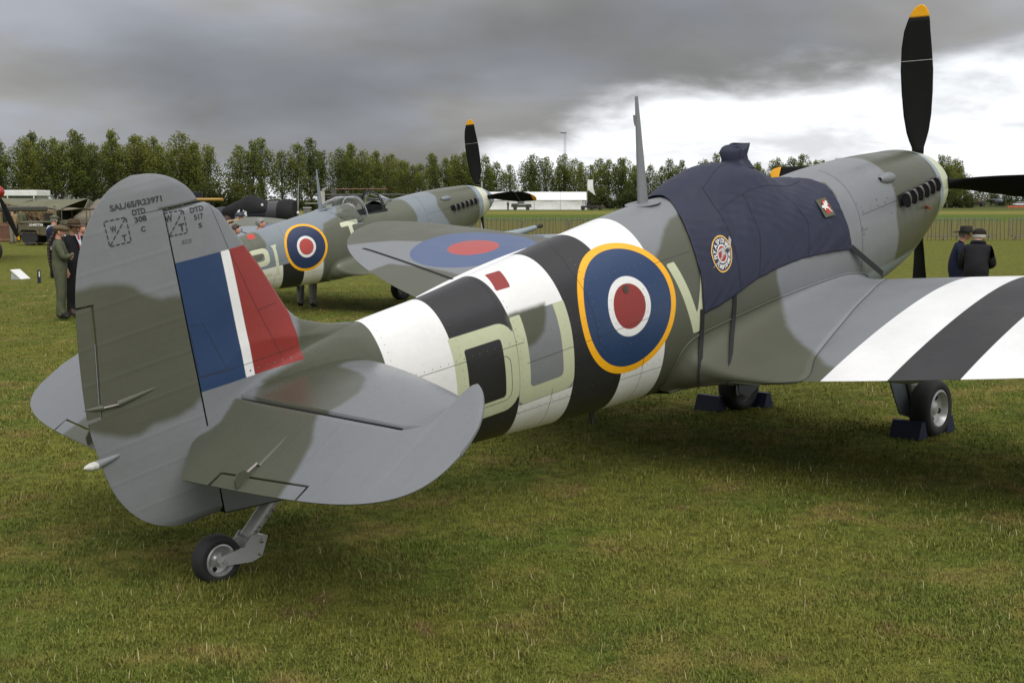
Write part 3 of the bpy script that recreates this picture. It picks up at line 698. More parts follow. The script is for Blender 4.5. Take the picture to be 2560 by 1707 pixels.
    for sd in (-1,1):
        mb=MB(); Pp=[];Nn=[]
        for x in np.linspace(6.62,7.42,12): p,nn=fus_frame(tab,x,np.interp(x,[6.6,7.46],[-.085,-.10])); Pp.append(p+nn*.002);Nn.append(nn)
        ribbon(mb,Pp,Nn,.10); mb.v=[(a,b*(1 if sd<0 else -1),c) for a,b,c in mb.v]; mb.build('exhaust_recess',M_dark,cw)
        for k in range(6):
            x=6.66+k*.129; p,nn=fus_frame(tab,x+.07,np.interp(x,[6.6,7.46],[-.085,-.10])); p=p-nn*.01
            tip=p+nn*.075+np.array([-.085,0,-.006]); mid=p+nn*.055+np.array([-.02,0,0])
            mb=MB(); mb.tube([p,mid,tip],[.030,.031,.032],18,False,1.9,(0,0,1)); ex=mb
            mb.v=[(a,b*(1 if sd<0 else -1),c) for a,b,c in mb.v]; es=mb.build('exhaust_stub',M_ex,cw,True); mb=MB(); mb.tube([tip+(mid-tip)*.04,mid],[.0285,.024],18,True,1.92,(0,0,1)); mb.v=[(a,b*(1 if sd<0 else -1),c) for a,b,c in mb.v]; mb.build('exhaust_bore',M_dark,es,True)
        # teardrop blister and rear lip
        p,nn=fus_frame(tab,6.60,-.30); ax_=np.array([1,0,-.05]); tt=np.cross(nn,ax_)
        V=[];nu_,nv_=14,10
        for i in range(nu_+1):
            s=i/nu_; ww=.050*math.sin(math.pi*min(1,.10+.9*s))**.7; hh_=.055*math.sin(math.pi*min(1,.16+.84*s))**.8
            for j in range(nv_+1):
                a=math.pi*j/nv_; q=p+ax_*(-.14+.28*s)+tt*ww*math.cos(a)+nn*(hh_*math.sin(a)-.006); V.append((q[0],q[1]*(1 if sd<0 else -1),q[2]))
        mb=MB(); mb.add(V,[(i*(nv_+1)+j,i*(nv_+1)+j+1,(i+1)*(nv_+1)+j+1,(i+1)*(nv_+1)+j) for i in range(nu_) for j in range(nv_)]); mb.build('cowl_blister',cfg['plain_grey'],cw)
    # ---- panel lines on the starboard skin ----
    def lines(nm,par,L,w=.0038):
        mb=MB()
        for pts in L:
            pts=np.array(pts,float); seg=np.r_[0,np.cumsum(np.hypot(*np.diff(pts,axis=0).T))]; m=max(3,int(seg[-1]/.03)); tt=np.linspace(0,seg[-1],m)
            Pp=[];Nn=[]
            for a in tt:
                p,nn=fus_frame(tab,np.interp(a,seg,pts[:,0]),np.interp(a,seg,pts[:,1])); Pp.append(p+nn*.0012);Nn.append(nn)
            ribbon(mb,Pp,Nn,w)
        return tag(mb.build(nm,M_line,par,ang=None),kind='stuff')
    fu=[c for c in root.children if c.name.startswith('fuselage')][0]
    lines('panel_seam',cw,[[(5.95,-.62),(5.955,.44)],[(6.0,-.1),(6.62,-.10)],[(7.42,-.1),(7.46,-.1)],[(7.46,-.5),(7.46,.45)],[(5.95,.02),(6.06,.02)]])
    lines('panel_seam',fu,[[(.985,-.28),(.985,-.05)],[(1.05,-.10),(2.2,-.10)],[(2.12,-.64),(2.10,-.3)],[(2.78,-.66),(2.74,-.45),(2.78,-.1),(2.80,.12)],[(1.34,.32),(2.7,.36),(3.4,.40)],[(3.20,.22),(3.20,.62)],[(1.0,.02),(1.25,.05)],[(3.4,-.3),(3.8,-.3)],[(2.2,.03),(3.35,.02)],[(2.4,.25),(2.4,.6)]],.0024)
    if cfg['detail']:
        lines('access_hatch_seam',fu,[rrect(1.80,2.08,-.06,.215,(.05,.05,.05,.05))+[(1.85,-.06)]],.003)
        fin=[c for c in root.children if c.name.startswith('tail_fin')][0]
        mb=MB(); yfn=lambda x,z:(lambda s: -float(np.interp(-z,-s[1],s[0])))(fus_section(x,400))
        for pts in ([(.198+.02,.699),(.293,.695),(.371,.445),(.218,.446),(.218,.69)],[(.215,.442),(.47,.436),(.80,.441)],[(.47,1.25),(.52,1.019),(.617,.68),(.698,.42)],[(.617,.68),(.742,.688)]):
            for a,b in zip(pts[:-1],pts[1:]):
                P_=[(a[0]+(b[0]-a[0])*s,a[1]+(b[1]-a[1])*s) for s in np.linspace(0,1,8)]
                ribbon(mb,[(x,yfn(x,z)-.0013,z) for x,z in P_],[(0,-1,0)]*8,.0022)
        tag(mb.build('panel_seam',M_line,fin,ang=None),kind='stuff')
        # fasteners
        mb=MB()
        def rivet(p,nn,r): 
            a=np.cross(nn,(1,0,0));a/=np.linalg.norm(a);b=np.cross(nn,a)
            mb.add([p+nn*.0012+a*r*math.cos(q)+b*r*math.sin(q) for q in np.linspace(0,2*math.pi,7)[:-1]]+[p+nn*.003],[(i,(i+1)%6,6) for i in range(6)])
        for x,q in [(6.02,-.12),(6.16,-.12),(6.28,-.12),(6.40,-.12),(6.45,-.15),(6.02,-.16),(6.28,-.17),(5.98,-.2),(5.97,0),(5.985,.05),(6.9,-.02),(7.1,.0),(7.3,.0),(7.5,-.02),(6.62,-.20),(6.9,-.2),(7.2,-.2),(6.48,-.02),(7.4,.03)]: 
            rivet(*fus_frame(tab,x,q),.010)
        for x in np.arange(1.1,3.4,.055):
            for q in (-.118,.335): rivet(*fus_frame(tab,x,q),.0032)
        for x in (1.30,1.74,2.16,2.60,3.04,3.44):
            for q in np.arange(-.55,.45,.045): rivet(*fus_frame(tab,x,q),.0026)
        for x in np.arange(6.0,7.4,.075):
            rivet(*fus_frame(tab,x,-.42),.0035); rivet(*fus_frame(tab,x,.30),.0035)
        for q in np.arange(-.5,.12,.05): rivet(*fus_frame(tab,2.80,q),.004)
        for x in np.arange(2.83,3.38,.06):
            for q in (-.33,-.17,-.02,.14): rivet(*fus_frame(tab,x,q),.0035)
        for x in np.arange(.5,1.0,.05): rivet(*fus_frame(tab,x,-.40),.005)
        tag(mb.build('fasteners',mat('fastener',(.13,.13,.13),.5,var=.3),fu,ang=None),kind='stuff')
        p,nn=fus_frame(tab,3.10,-.205); mb=MB(); zx=Vector(nn); q=zx.to_track_quat('Z','Y').to_matrix()
        mb.lathe([(.026,0),(.026,.004),(.010,.004),(.010,.007),(.004,.007)],16,tuple(p),(q.col[0],q.col[1],q.col[2])); mb.build('filler_cap',mat('dull_brass',(.10,.07,.06),.5,metal=.4),fu)
        p,nn=fus_frame(tab,7.16,.055); mb=MB(); mb.tube([p-nn*.01,p+nn*.04+np.array((-.05,0,-.01))],.014,10); mb.build('drain_pipe',mat('copper_pipe',srgb(150,80,50),.5,metal=.3),cw)
    # aerial under the belly
    mb=MB(); mb.prism([(3.04,0),(3.10,0),(3.075,-.13),(3.055,-.13)],.014,lambda a,b,w:(a,w-.007,b-.60)); mb.build('belly_aerial',M_line,fu)
    # ---- mast ----
    if cfg.get('mast',True):
        V=[];n=12
        for i in range(9):
            t=i/8;z=.55+.77*t;x=3.835+.055*t;a=(.055*(1-t)+.014*t);b=(.026*(1-t)+.008*t)
            for k in range(n):
                q=2*math.pi*k/n;V.append((x+a*math.cos(q),b*math.sin(q),z))
        mb=MB(); mb.add(V,[(i*n+k,i*n+(k+1)%n,(i+1)*n+(k+1)%n,(i+1)*n+k) for i in range(8) for k in range(n)]+[tuple(8*n+k for k in range(n))]); ms=mb.build('aerial_mast',cfg['plain_grey'],root,True)
        mb=MB(); mb.tube([(3.845,0,1.20),(3.845,0,1.16),(3.85,.0,1.13)],.008,6); mb.build('wire_lug',cfg['plain_grey'],ms)
        mb=MB(); mb.lathe([(.125,0),(.125,.006),(.07,.012)],28,(3.84,0,.600),((1,0,.02),(0,1,0),(0,0,1))); mb.build('mast_base',cfg['plain_grey'],ms)
    # ---- undercarriage ----
    def wheel(nm,c,r,w,par,face,holes=4):
        """wheel with axle along aircraft y; face = side of the open rim"""
        e=empty(nm); e.parent=par; e.location=c
        tp=[(r*.62,-w*.36),(r*.70,-w*.46),(r*.86,-w*.50),(r*.96,-w*.38),(r,-w*.18),(r,w*.18),(r*.96,w*.38),(r*.86,w*.50),(r*.70,w*.46),(r*.62,w*.36)]
        MB().lathe(tp,40,axis='Y',cap=False).build('tyre',M_tyre,e,True,60)
        f=face
        rp=[(r*.62,-f*w*.36),(r*.66,f*w*.44),(r*.60,f*w*.48),(r*.56,f*w*.42),(r*.50,f*w*.20),(r*.30,f*w*.12),(r*.22,f*w*.26),(r*.10,f*w*.30),(.002,f*w*.30)]
        rm=MB().lathe(rp,32,axis='Y',cap=False).build('rim',M_rim,e,True,50)
        for k in range(holes):
            a=k*math.pi/2+(.5 if holes>1 else 3.8); mb=MB(); mb.lathe([(r*.10,f*w*.16),(r*.10,f*w*.205),(.002,f*w*.205)],12,(r*.40*math.sin(a)*1.0,0,r*.40*math.cos(a)),'Y')
            mb.build('lightening_hole',M_dark,rm)
        return e
    for sd in (-1,1):
        g=cfg['wheel'][sd]; hub=toac((g[0],g[1],g[2]+.222)); wheel('main_wheel',tuple(hub),.235,.175,root,sd)
        yi=hub[1]-sd*.12; top=(hub[0]-.02,yi-sd*.20,-.57)
        mb=MB(); mb.tube([(hub[0],hub[1],hub[2]),(hub[0],yi,hub[2]+.02),(hub[0]-.01,yi-sd*.09,(hub[2]-.57)/2),top],[.03,.035,.05,.055],12); mb.build('undercarriage_leg',M_alu,root)
        mb=MB(); dl=[( .16,.0),(.20,.30),(.20,.78),(-.22,.78),(-.24,.25),(-.20,.02),(-.05,-.06)]
        mb.prism(dl,.012,lambda a,b,w:(hub[0]+a-.02,yi-sd*(.03+b*.16)+w,hub[2]-.02+b)); mb.build('undercarriage_door',mat('door_grey',srgb(96,102,106),.6),root)
    # tail wheel
    hubt=np.array((.141,0,-.494)); tw=wheel('tail_wheel',tuple(hubt),.126,.10,root,-1,1)
    if cfg['detail']:
        mb=MB(); mb.tube([(.60,0,-.26),(.33,0,-.455)],.040,16); st=mb.build('tail_wheel_strut',M_alu,root,True)
        fk=[(.335,-.425),(.418,-.462),(.365,-.552),(.300,-.560),(.155,-.522),(.118,-.512),(.110,-.485),(.128,-.468),(.28,-.470)]
        for sd in (-1,1):
            mb=MB(); mb.prism(fk,.012,lambda a,b,w:(a,sd*(.056+w),b)); mb.build('fork_arm',M_alu,st)
        mb=MB(); mb.prism([(.30,-.44),(.415,-.462),(.37,-.548),(.29,-.50)],.10,lambda a,b,w:(a,w-.05,b)); mb.build('fork_crown',M_alu,st)
        mb=MB(); mb.tube([(.141,-.078,-.494),(.141,.078,-.494)],.013,10); mb.build('axle_nut',M_rim,st)
        mb=MB()
        for x,z,r in ((.49,-.355,.008),(.455,-.375,.008),(.395,-.41,.007),(.37,-.425,.008),(.375,-.475,.012),(.35,-.535,.010)): mb.ball((x,-.068 if z<-.44 else -.050,z),r,8,6)
        tag(mb.build('bolts',M_steel,st),kind='stuff')
    return root,tab,toac,tow
# ================= near aircraft =================
def two(x,y,polys): return np.max([poly_sdf(x,y,p) for p in polys],axis=0)
GRN=[[(3.3,-.25),(3.53,-.38),(3.68,-.50),(3.8,-.56),(4.2,-.62),(4.75,-.4),(4.69,.10),(4.80,.40),(5.0,.66),(5.2,1.4),(3.3,1.4)],
     [(6.60,-.8),(6.61,-.33),(6.60,-.15),(6.55,.02),(6.58,.16),(6.58,.38),(6.70,.68),(6.9,1.3),(7.8,1.3),(7.8,-.8)],
     [(5.55,-.8),(5.66,-.50),(5.79,-.46),(5.77,-.30),(5.62,-.25),(5.3,-.3),(5.2,-.8)],
     [(.62,-.10),(.80,-.02),(1.35,.10),(1.35,-.8),(1.0,-.9),(.80,-.45),(.80,-.38),(.55,-.33)]]
STR=[1.262,1.70,2.14,2.57,3.00,3.40]
def marks1(X,Q,Z,Y):
    s=X.shape; x,q,z=X.ravel(),Q.ravel(),Z.ravel(); A={}
    A['camo']=two(x,q,GRN); 
    A['white']=np.max([np.minimum(x-STR[k],STR[k+1]-x) for k in (0,2,4)],axis=0)
    A['black']=np.max([np.minimum(x-STR[k],STR[k+1]-x) for k in (1,3)],axis=0)
    A['box']=poly_sdf(x,q,[(2.142,-.264),(2.568,-.264),(2.568,.29),(2.142,.29)])
    A['boxg']=np.minimum(A['box']+.02,poly_sdf(x,q,[(2.05,-.5),(2.46,-.5),(2.43,-.25),(2.37,-.13),(2.28,-.07),(2.05,-.05)]))
    dd=np.minimum(poly_sdf(x,q,rrect(1.686,2.132,-.252,.288,(0,.10,.10,0))),-poly_sdf(x,q,rrect(1.77,2.036,-.165,.192,(0,.02,.02,0))))
    uu=np.minimum(poly_sdf(x,q,rrect(2.141,2.574,-.264,.286,(0,0,.06,.05))),-poly_sdf(x,q,rrect(2.222,2.484,-.40,.188,(0,0,.03,.03))))
    vv=poly_sdf(x,q,[(3.524,-.27),(3.605,-.27),(3.735,.12),(3.865,-.27),(3.945,-.27),(3.775,.242),(3.693,.242)])
    A['sky']=np.maximum(np.maximum(dd,uu),vv)
    A['rnd']=-np.hypot(x-3.099,q+.095)
    A['patch']=poly_sdf(x,q,[(2.200,-.596),(2.309,-.591),(2.267,-.441),(2.158,-.442)])
    zf=np.minimum(1.013-z,z-.370)
    A['fblue']=np.minimum(zf,np.minimum(.4695-x,1)); A['fwhite']=np.minimum(zf,np.minimum(x-.4695,.523-x)); A['fred']=np.minimum(zf,np.minimum(x-.523,.8175-x))
    A['under']=np.minimum(-.10-(z+.30+.0*x),x-6.1)
    A['ring']=x-7.50
    return {k:v.reshape(s) for k,v in A.items()}
e=.0025
L1=[('camo',0,.022,GREEN),('under',0,.015,MSG),('ring',0,.004,MSG),('white',0,e,WHITE),('black',0,e,BLACK),('box',0,e,OCEAN),('boxg',0,.02,GREEN),('patch',0,e,RED),
    ('rnd',-.436,e,YEL),('rnd',-.389,e,BLUE),('rnd',-.192,e,WHITE),('rnd',-.1447,e,RED),('sky',0,e,SKYC),('fblue',0,e,BLUE),('fwhite',0,e,WHITE),('fred',0,e,RED)]
def rud1(V):
    x,z=V[:,0],V[:,2]
    g=poly_sdf(x,z,[(-.6,.99),(-.282,.995),(-.189,1.001),(-.091,.985),(-.017,.957),(.028,.905),(.102,.868),(.3,.850),(.3,.36),(.188,.338),(.15,.308),(.064,.289),(-.055,.291),(-.14,.26),(-.206,.268),(-.282,.303),(-.364,.347),(-.6,.40)])
    return {'camo':g}
def stab1(V):
    x,y=V[:,0],np.abs(V[:,1]); return {'camo':poly_sdf(x,y,[(1.4,-.3),(1.25,.26),(1.0,.20),(.916,.223),(.889,.431),(.814,.577),(.653,.713),(.5,.764),(.38,.775),(.38,.22),(.55,.05),(.75,-.3)])}
def elev1(V):
    c=(V[:,0]-EL_X)/math.cos(EL_DROOP); y=np.abs(V[:,1])
    return {'camo':poly_sdf(c,y,[(-.291,.037),(-.24,.105),(-.182,.124),(-.078,.088),(.04,.03),(.04,.72),(-.03,.735),(-.096,.776),(-.181,.855),(-.282,.90),(-.383,.933),(-.60,.99),(-.60,-.05)])}
GRW=[[(2.5,-.1),(4.74,-.1),(4.75,.45),(4.65,.52),(4.46,.665),(4.30,.83),(4.18,.98),(4.08,1.12),(3.98,1.22),(3.92,1.3),(3.9,1.6),(2.5,1.6)]]
WST={-1:1.335,1:1.335}
def wing1(V,up,sd):
    x,y=V[:,0],np.abs(V[:,1]); a=WST[sd]; w=.434
    A={'under':-up*.1}
    g=two(x,y,GRW)
    if sd>0: g=np.maximum(np.maximum(poly_sdf(x,y,[(3.0,2.4),(4.5,2.4),(4.52,3.0),(4.45,3.5),(3.0,3.8)]),poly_sdf(x,y,[(5.3,2.5),(5.2,3.3),(4.95,4.0),(4.75,4.3),(4.6,4.6),(4.6,5.4),(6.5,5.4),(6.6,2.5)])),g)
    A['camo']=g
    A['wwhite']=np.max([np.minimum(y-a-k*w,a+(k+1)*w-y) for k in (0,2)],axis=0); A['wblack']=np.max([np.minimum(y-a-k*w,a+(k+1)*w-y) for k in (1,)],axis=0)
    cx,cy=(5.146,3.093) if sd>0 else (5.1,3.4)
    A['wr']=np.where(up>0,-np.hypot(x-cx,y-cy),-9.)
    return A
def fil1(V): 
    x,y=V[:,0],np.abs(V[:,1]); return {'camo':two(x,y,GRW)}
P_plain=paint('ocean_grey_paint',OCEAN,[],.45)
cfg1=dict(dx=.0150,n=131,dy=.06,detail=True,stencils=True,marks=marks1,paint=paint('near_fuselage_paint',OCEAN,L1,.36,wave=.006,drops=.0012),
 rud_marks=rud1,rud_paint=paint('rudder_fabric_paint',OCEAN,[('camo',0,.022,GREEN)],.48,wave=.0025,ribs=(2,.165,-.06)),stab_marks=stab1,stab_paint=paint('tailplane_wet_shaded_paint',tuple(c*.74 for c in OCEAN),[('camo',0,.022,tuple(c*.74 for c in GREEN))],.26,wave=.0015,drops=.0016),  # tailplane: wet gloss, with colours darkened to offset bright light from overhead
 elev_marks=elev1,elev_paint=paint('elevator_fabric_paint',tuple(c*.88 for c in OCEAN),[('camo',0,.02,tuple(c*.88 for c in GREEN))],.46,wave=.0025,ribs=(1,.21,.0)),  # elevator colours darkened a little too, toning down the overhead light
 wing_marks=wing1,wing_paint=paint('wing_paint',OCEAN,[('camo',0,.03,GREEN),('under',0,.05,MSG),('wr',-.595,e,srgb(78,94,128)),('wr',-.245,e,srgb(170,76,72)),('wwhite',0,e,WHITE),('wblack',0,e,BLACK)],.46,wave=.002),
 wing_paint_plain=paint('medium_grey_paint',MSG,[],.5),fillet_marks=fil1,fillet_paint=paint('fillet_paint',OCEAN,[('camo',0,.03,GREEN)],.55,spec=.35),
 plain_grey=P_plain,spin=paint('spinner_sky_paint',SKYC,[],.35),spin2=paint('spinner_sky_paint_b',SKYC,[],.35),
 wheel={-1:(3.395,10.20,-.037),1:(2.08,11.55,-.045)})
AC_T=(-1.647,6.073,.527); AC_H=R(46.09); AC_A=R(10.75)
spit1,tab1,toac1,tow1=build_spitfire('fighter_plane',AC_T,AC_H,AC_A,cfg1)
tag(spit1,'near grey and green fighter plane with DU V codes and a navy cockpit cover','airplane')
# ---- wheel chocks ----
def chock(c,rz,L=.25,h=.145,b=.17):
    mb=MB(); mb.prism([(-b/2,0),(b/2,0),(b*.16,h),(-b*.16,h)],L,lambda a,z,w:(a,w-L/2,z)); return mb.mesh('wheel_chock',False,30)
def place_chocks(ac,wh,labels,group):
    d=Vector((math.cos(AC_H),math.sin(AC_H),0))
    for i,(sd,fr,lab,off) in enumerate(labels):
        g=wh[sd]; p=Vector(g)+d*(fr*.245)+Vector((-math.sin(AC_H),math.cos(AC_H),0))*off
        o=put('wheel_chock',chock(0,0),M_chock,None,(p.x,p.y,float(ground_z(p.x,p.y))-.005)); o.rotation_euler=(0,0,AC_H); tag(o,lab,'chock',group)
place_chocks(spit1,cfg1['wheel'],[(-1,-1,'navy wedge chock behind the right main wheel of the near fighter',.06),(-1,1,'navy wedge chock in front of the right main wheel of the near fighter',.06),(1,-1,'navy wedge chock behind the left main wheel of the near fighter',.14),(1,1,'navy wedge chock in front of the left main wheel of the near fighter',-.04)],'chocks under the near fighter')
# ================= cockpit cover =================
CAN=np.array([(3.70,.600),(3.957,.613),(4.03,.622),(4.12,.652),(4.271,.694),(4.40,.716),(4.541,.733),(4.68,.734),(4.812,.715),(4.92,.690),(5.031,.652),(5.15,.598),(5.279,.535),(5.40,.487),(5.52,.470),(5.70,.470),(5.9,.471)])
CW=np.array([(3.7,.20),(4.1,.24),(4.5,.285),(4.9,.275),(5.2,.23),(5.5,.15),(5.9,.1)])
COV_B=np.array([(3.75,.129),(3.793,.129),(3.97,.117),(4.156,.091),(4.401,.045),(4.704,.030),(5.024,.033),(5.353,.062),(5.60,.098),(5.80,.125)])
COV_R=np.array([(0,4.03),(.13,3.985),(.28,3.905),(.40,3.862),(.517,3.836),(.63,3.82),(.73,3.815),(.87,3.795),(1,3.793)])
COV_F=np.array([(0,5.57),(.12,5.60),(.23,5.70),(.35,5.733),(.46,5.733),(.63,5.716),(.79,5.724),(1,5.766)])
_cs={}
def cover_section(x):
    k=round(x,3)
    if k in _cs: return _cs[k]
    ys,zs,_=fus_section(x,160); zt=float(np.interp(x,CAN[:,0],CAN[:,1])); w=float(np.interp(x,CW[:,0],CW[:,1]))
    a=np.linspace(0,np.pi/2,40); cy=w*np.sin(a)**.8; cz=.27+(zt-.27)*np.cos(a)**.75
    pts=np.r_[np.c_[ys,zs],np.c_[cy,cz]]; pts=pts[np.lexsort((pts[:,0],-pts[:,1]))]
    # convex hull of the right half, from the top down to the widest point, then along the fuselage
    h=[(0.,zt)]; order=pts[np.argsort(-pts[:,1])]
    for p in order:
        while len(h)>1 and (h[-1][0]-h[-2][0])*(p[1]-h[-2][1])-(h[-1][1]-h[-2][1])*(p[0]-h[-2][0])>=0: h.pop()
        h.append((float(p[0]),float(p[1])))
    h=np.array(h); s=np.r_[0,np.cumsum(np.hypot(*np.diff(h,axis=0).T))]
    zb=-float(np.interp(x,COV_B[:,0],COV_B[:,1])); sb=float(np.interp(-zb,-h[:,1],s)); _cs[k]=(h,s,sb); return _cs[k]
def _ridge(a): return 1-abs(math.sin(a))
def _fold(x,v,sd):
    # cloth folds: tension creases fanning from the mirror pocket and the windscreen, sagging panels low down
    w=lambda c,h: max(0,1-abs(v-c)/h)
    f=.016*_ridge(11*(x-.50*v)+1.6*math.sin(4*v+x))*w(.45,.34)*min(1,max(0,(x-3.95)/.2))
    f+=.020*_ridge(7.5*(x+.95*v)+.6+1.2*math.sin(2.6*x))*max(0,min(1,(v-.22)/.3))*max(0,1.02-v)*1.2
    f+=.016*math.exp(-((x-4.95)/.40)**2)*math.sin(8*v+2*x)*min(1,v*2)
    f+=.010*_ridge(26*x+9*v)*w(.52,.16)*math.exp(-((x-4.6)/.45)**2)
    f+=.014*_ridge(9*(v*1.6+(x-5.2)*.9))*math.exp(-((x-5.5)/.25)**2)*min(1,v*1.6)
    f+=.004*math.sin(37*x+13*math.sin(6*v))*math.sin(17*v+5*x)
    return f*.55
def cover_pt(x,v,sd=-1,off=0.):
    h,s,sb=cover_section(x); y=np.interp(v*sb,s,h[:,0]); z=np.interp(v*sb,s,h[:,1]); d=.007+.006*v+_fold(x,v,sd)+off
    h2=.5; n=np.array((0,y/.45,(z+.05)/.6)); n/=np.linalg.norm(n); n[0]=0
    return np.array((x,sd*(y+n[1]*d),z+n[2]*d))
def cover_xv(a,v): 
    xr=float(np.interp(v,COV_R[:,0],COV_R[:,1])); xf=float(np.interp(v,COV_F[:,0],COV_F[:,1])); return xr+(xf-xr)*a
M_cov=mat('navy_cover_cloth',srgb(38,42,62),.58,var=.10,vscale=5,bump=.004,bscale=9,spec=.4)
na,nb=130,72; V=np.zeros((na,2*nb-1,3))
for i in range(na):
    for j in range(2*nb-1):
        v=abs(j-(nb-1))/(nb-1); sd=-1 if j<nb-1 else 1
        V[i,j]=cover_pt(cover_xv(i/(na-1),v),v,sd)
cover=empty('cockpit_cover',tow1((4.7,0,-.1)),0,'navy cloth cover with round logo draped over the near cockpit','cover')
cover.rotation_euler=spit1.rotation_euler
def cov(o):
    # geometry is given in aircraft coordinates
    o.data.transform(Matrix.Translation((-4.7,0,.1))); return o
cc=cov(put('cover_cloth',raw_mesh('cover_cloth',V.reshape(-1,3),grid_faces(na,2*nb-1),True),M_cov,cover))
md=cc.modifiers.new('thick','SOLIDIFY'); md.thickness=.006; md.offset=-1
# seams sewn across the cover
mb=MB()
def seam(pts):
    P=[];N=[]
    for k in range(len(pts)-1):
        for t in np.linspace(0,1,16): 
            x=pts[k][0]+(pts[k+1][0]-pts[k][0])*t; v=pts[k][1]+(pts[k+1][1]-pts[k][1])*t; P.append(cover_pt(x,v,-1,.002)); N.append((0,-1,.4))
    ribbon(mb,P,N,.005)
seam([(4.28,.42),(4.6,.40),(5.0,.35),(5.55,.22)]); seam([(4.28,.22),(4.6,.12),(4.9,.08)]); seam([(4.62,.40),(4.58,.7),(4.45,.99)]); seam([(5.10,.36),(5.22,.7),(5.12,.99)]); seam([(4.28,.20),(4.25,.6),(4.22,.99)])
tag(cov(mb.build('cover_seam',mat('navy_seam',srgb(30,30,46),.7),cover,ang=None)),kind='stuff')
# pocket over the rear-view mirror
prof=[(4.96,.655,.135,.07,0),(4.965,.705,.098,.06,.0),(4.965,.735,.092,.06,.0),(4.975,.790,.104,.075,0),(4.995,.812,.098,.066,0),(4.995,.816,.04,.02,0)]
Vv=[];n=20
for (x,z,a,b,_) in prof:
    for k in range(n):
        q=2*math.pi*k/n; c,s=math.cos(q),math.sin(q); pw=.45
        Vv.append((x+a*.62*math.copysign(abs(c)**pw,c)+.006*math.sin(3*q+z*20),a*1.05*math.copysign(abs(s)**pw,s),z+.014*c*(z>.72)-.35*(a*.62*c)*(z<.70)+.004*math.sin(5*q)))
mb=MB(); mb.add(Vv,[(i*n+k,i*n+(k+1)%n,(i+1)*n+(k+1)%n,(i+1)*n+k) for i in range(len(prof)-1) for k in range(n)]+[tuple((len(prof)-1)*n+k for k in range(n))]); cov(mb.build('mirror_pocket',M_cov,cover,True,70))
# straps
G=cfg1['_fillet']
def strap(P,w):
    """flat webbing strap facing outwards and up along a path"""
    mb=MB(); P=np.array(P); T=np.gradient(P,axis=0); N=np.tile(np.array([[-.25,-1,.35]]),(len(P),1)); S=np.cross(T,N); S/=np.linalg.norm(S,axis=1)[:,None]; nn=np.cross(S,T); nn/=np.linalg.norm(nn,axis=1)[:,None]; nn*=np.sign((nn*N).sum(1))[:,None]
    V=np.stack([P+S*w/2,P-S*w/2,P-S*w/2-nn*.003,P+S*w/2-nn*.003],1).reshape(-1,3); n=len(P); mb.add(V,[(4*i+k,4*i+(k+1)%4,4*i+4+(k+1)%4,4*i+4+k) for i in range(n-1) for k in range(4)])
    return cov(mb.build('strap',M_strap,cover))
def strap_line(p0,p1,sag=0,n=14): return [np.array(p0)+(np.array(p1)-np.array(p0))*t+np.array((0,-sag*math.sin(math.pi*t**.8),0)) for t in np.linspace(0,1,n)]
for pts in ([(3.785,-.444,-.10),(3.777,-.439,-.181),(3.777,-.43,-.245),(3.762,-.428,-.301),(3.728,-.443,-.361),(3.687,-.46,-.404),(3.656,-.479,-.463),(3.649,-.468,-.52),(3.668,-.447,-.592)],[(4.156,-.455,-.075),(4.148,-.45,-.174),(4.131,-.445,-.25),(4.097,-.453,-.315),(4.011,-.494,-.368),(3.908,-.561,-.413),(3.786,-.625,-.451),(3.70,-.677,-.505),(3.692,-.68,-.575)]):
    c=chaikin(pts,1); c=np.array([c[0]]+list(c[1:-1:2])+[c[-1]])[:9] if False else np.array(pts); c[1:-1]=(c[:-2]+2*c[1:-1]+c[2:])/4; c=np.stack([np.interp(np.linspace(0,8,25),np.arange(9),c[:,k]) for k in range(3)],1); strap([q+np.array((-.004,-.012,.004)) for q in c],.034)
p0=cover_pt(5.755,.985); ys,zs,_=fus_section(6.12,200); strap(strap_line(p0,(6.12,-float(np.interp(.47,-zs,ys))-.16,-.40)),.05)
# printed badge and patch
def cdec(nm,items,m,off,par=cover):
    """items: list of (V2d (dx,ds metres), F) placed around centre"""
    mb=MB()
    for (cx,cv,A,f) in items:
        P=[]
        for a,b in A:
            x=cx+a; sb=cover_section(x)[2]; v=cv*cover_section(cx)[2]/sb-b/sb; P.append(cover_pt(x,v,-1,off))
        mb.add(P,f)
    return cov(mb.build(nm,m,par,ang=None))
def disc(r0,r1,n=40): 
    A=[(r*math.cos(2*math.pi*k/n),r*math.sin(2*math.pi*k/n)) for r in (r0,r1) for k in range(n)]; return A,[(k,(k+1)%n,n+(k+1)%n,n+k) for k in range(n)]
bc=(4.085,.675)
mW=mat('print_white',(.72,.72,.70),.6,var=.04);mY=mat('print_gold',srgb(222,178,92),.6,var=.06);mR=mat('print_red',srgb(158,50,48),.6,var=.06);mN=mat('print_navy',srgb(44,46,74),.6,var=.06)
cdec('badge_field',[(*bc,*disc(.0,.112))],mN,.0035); bd=cdec('badge_rim',[(*bc,*disc(.108,.118))],mY,.0045)
cdec('badge_ring',[(*bc,*disc(.050,.060))],mW,.0045); cdec('badge_disc',[(*bc,*disc(.0,.050))],mR,.004)
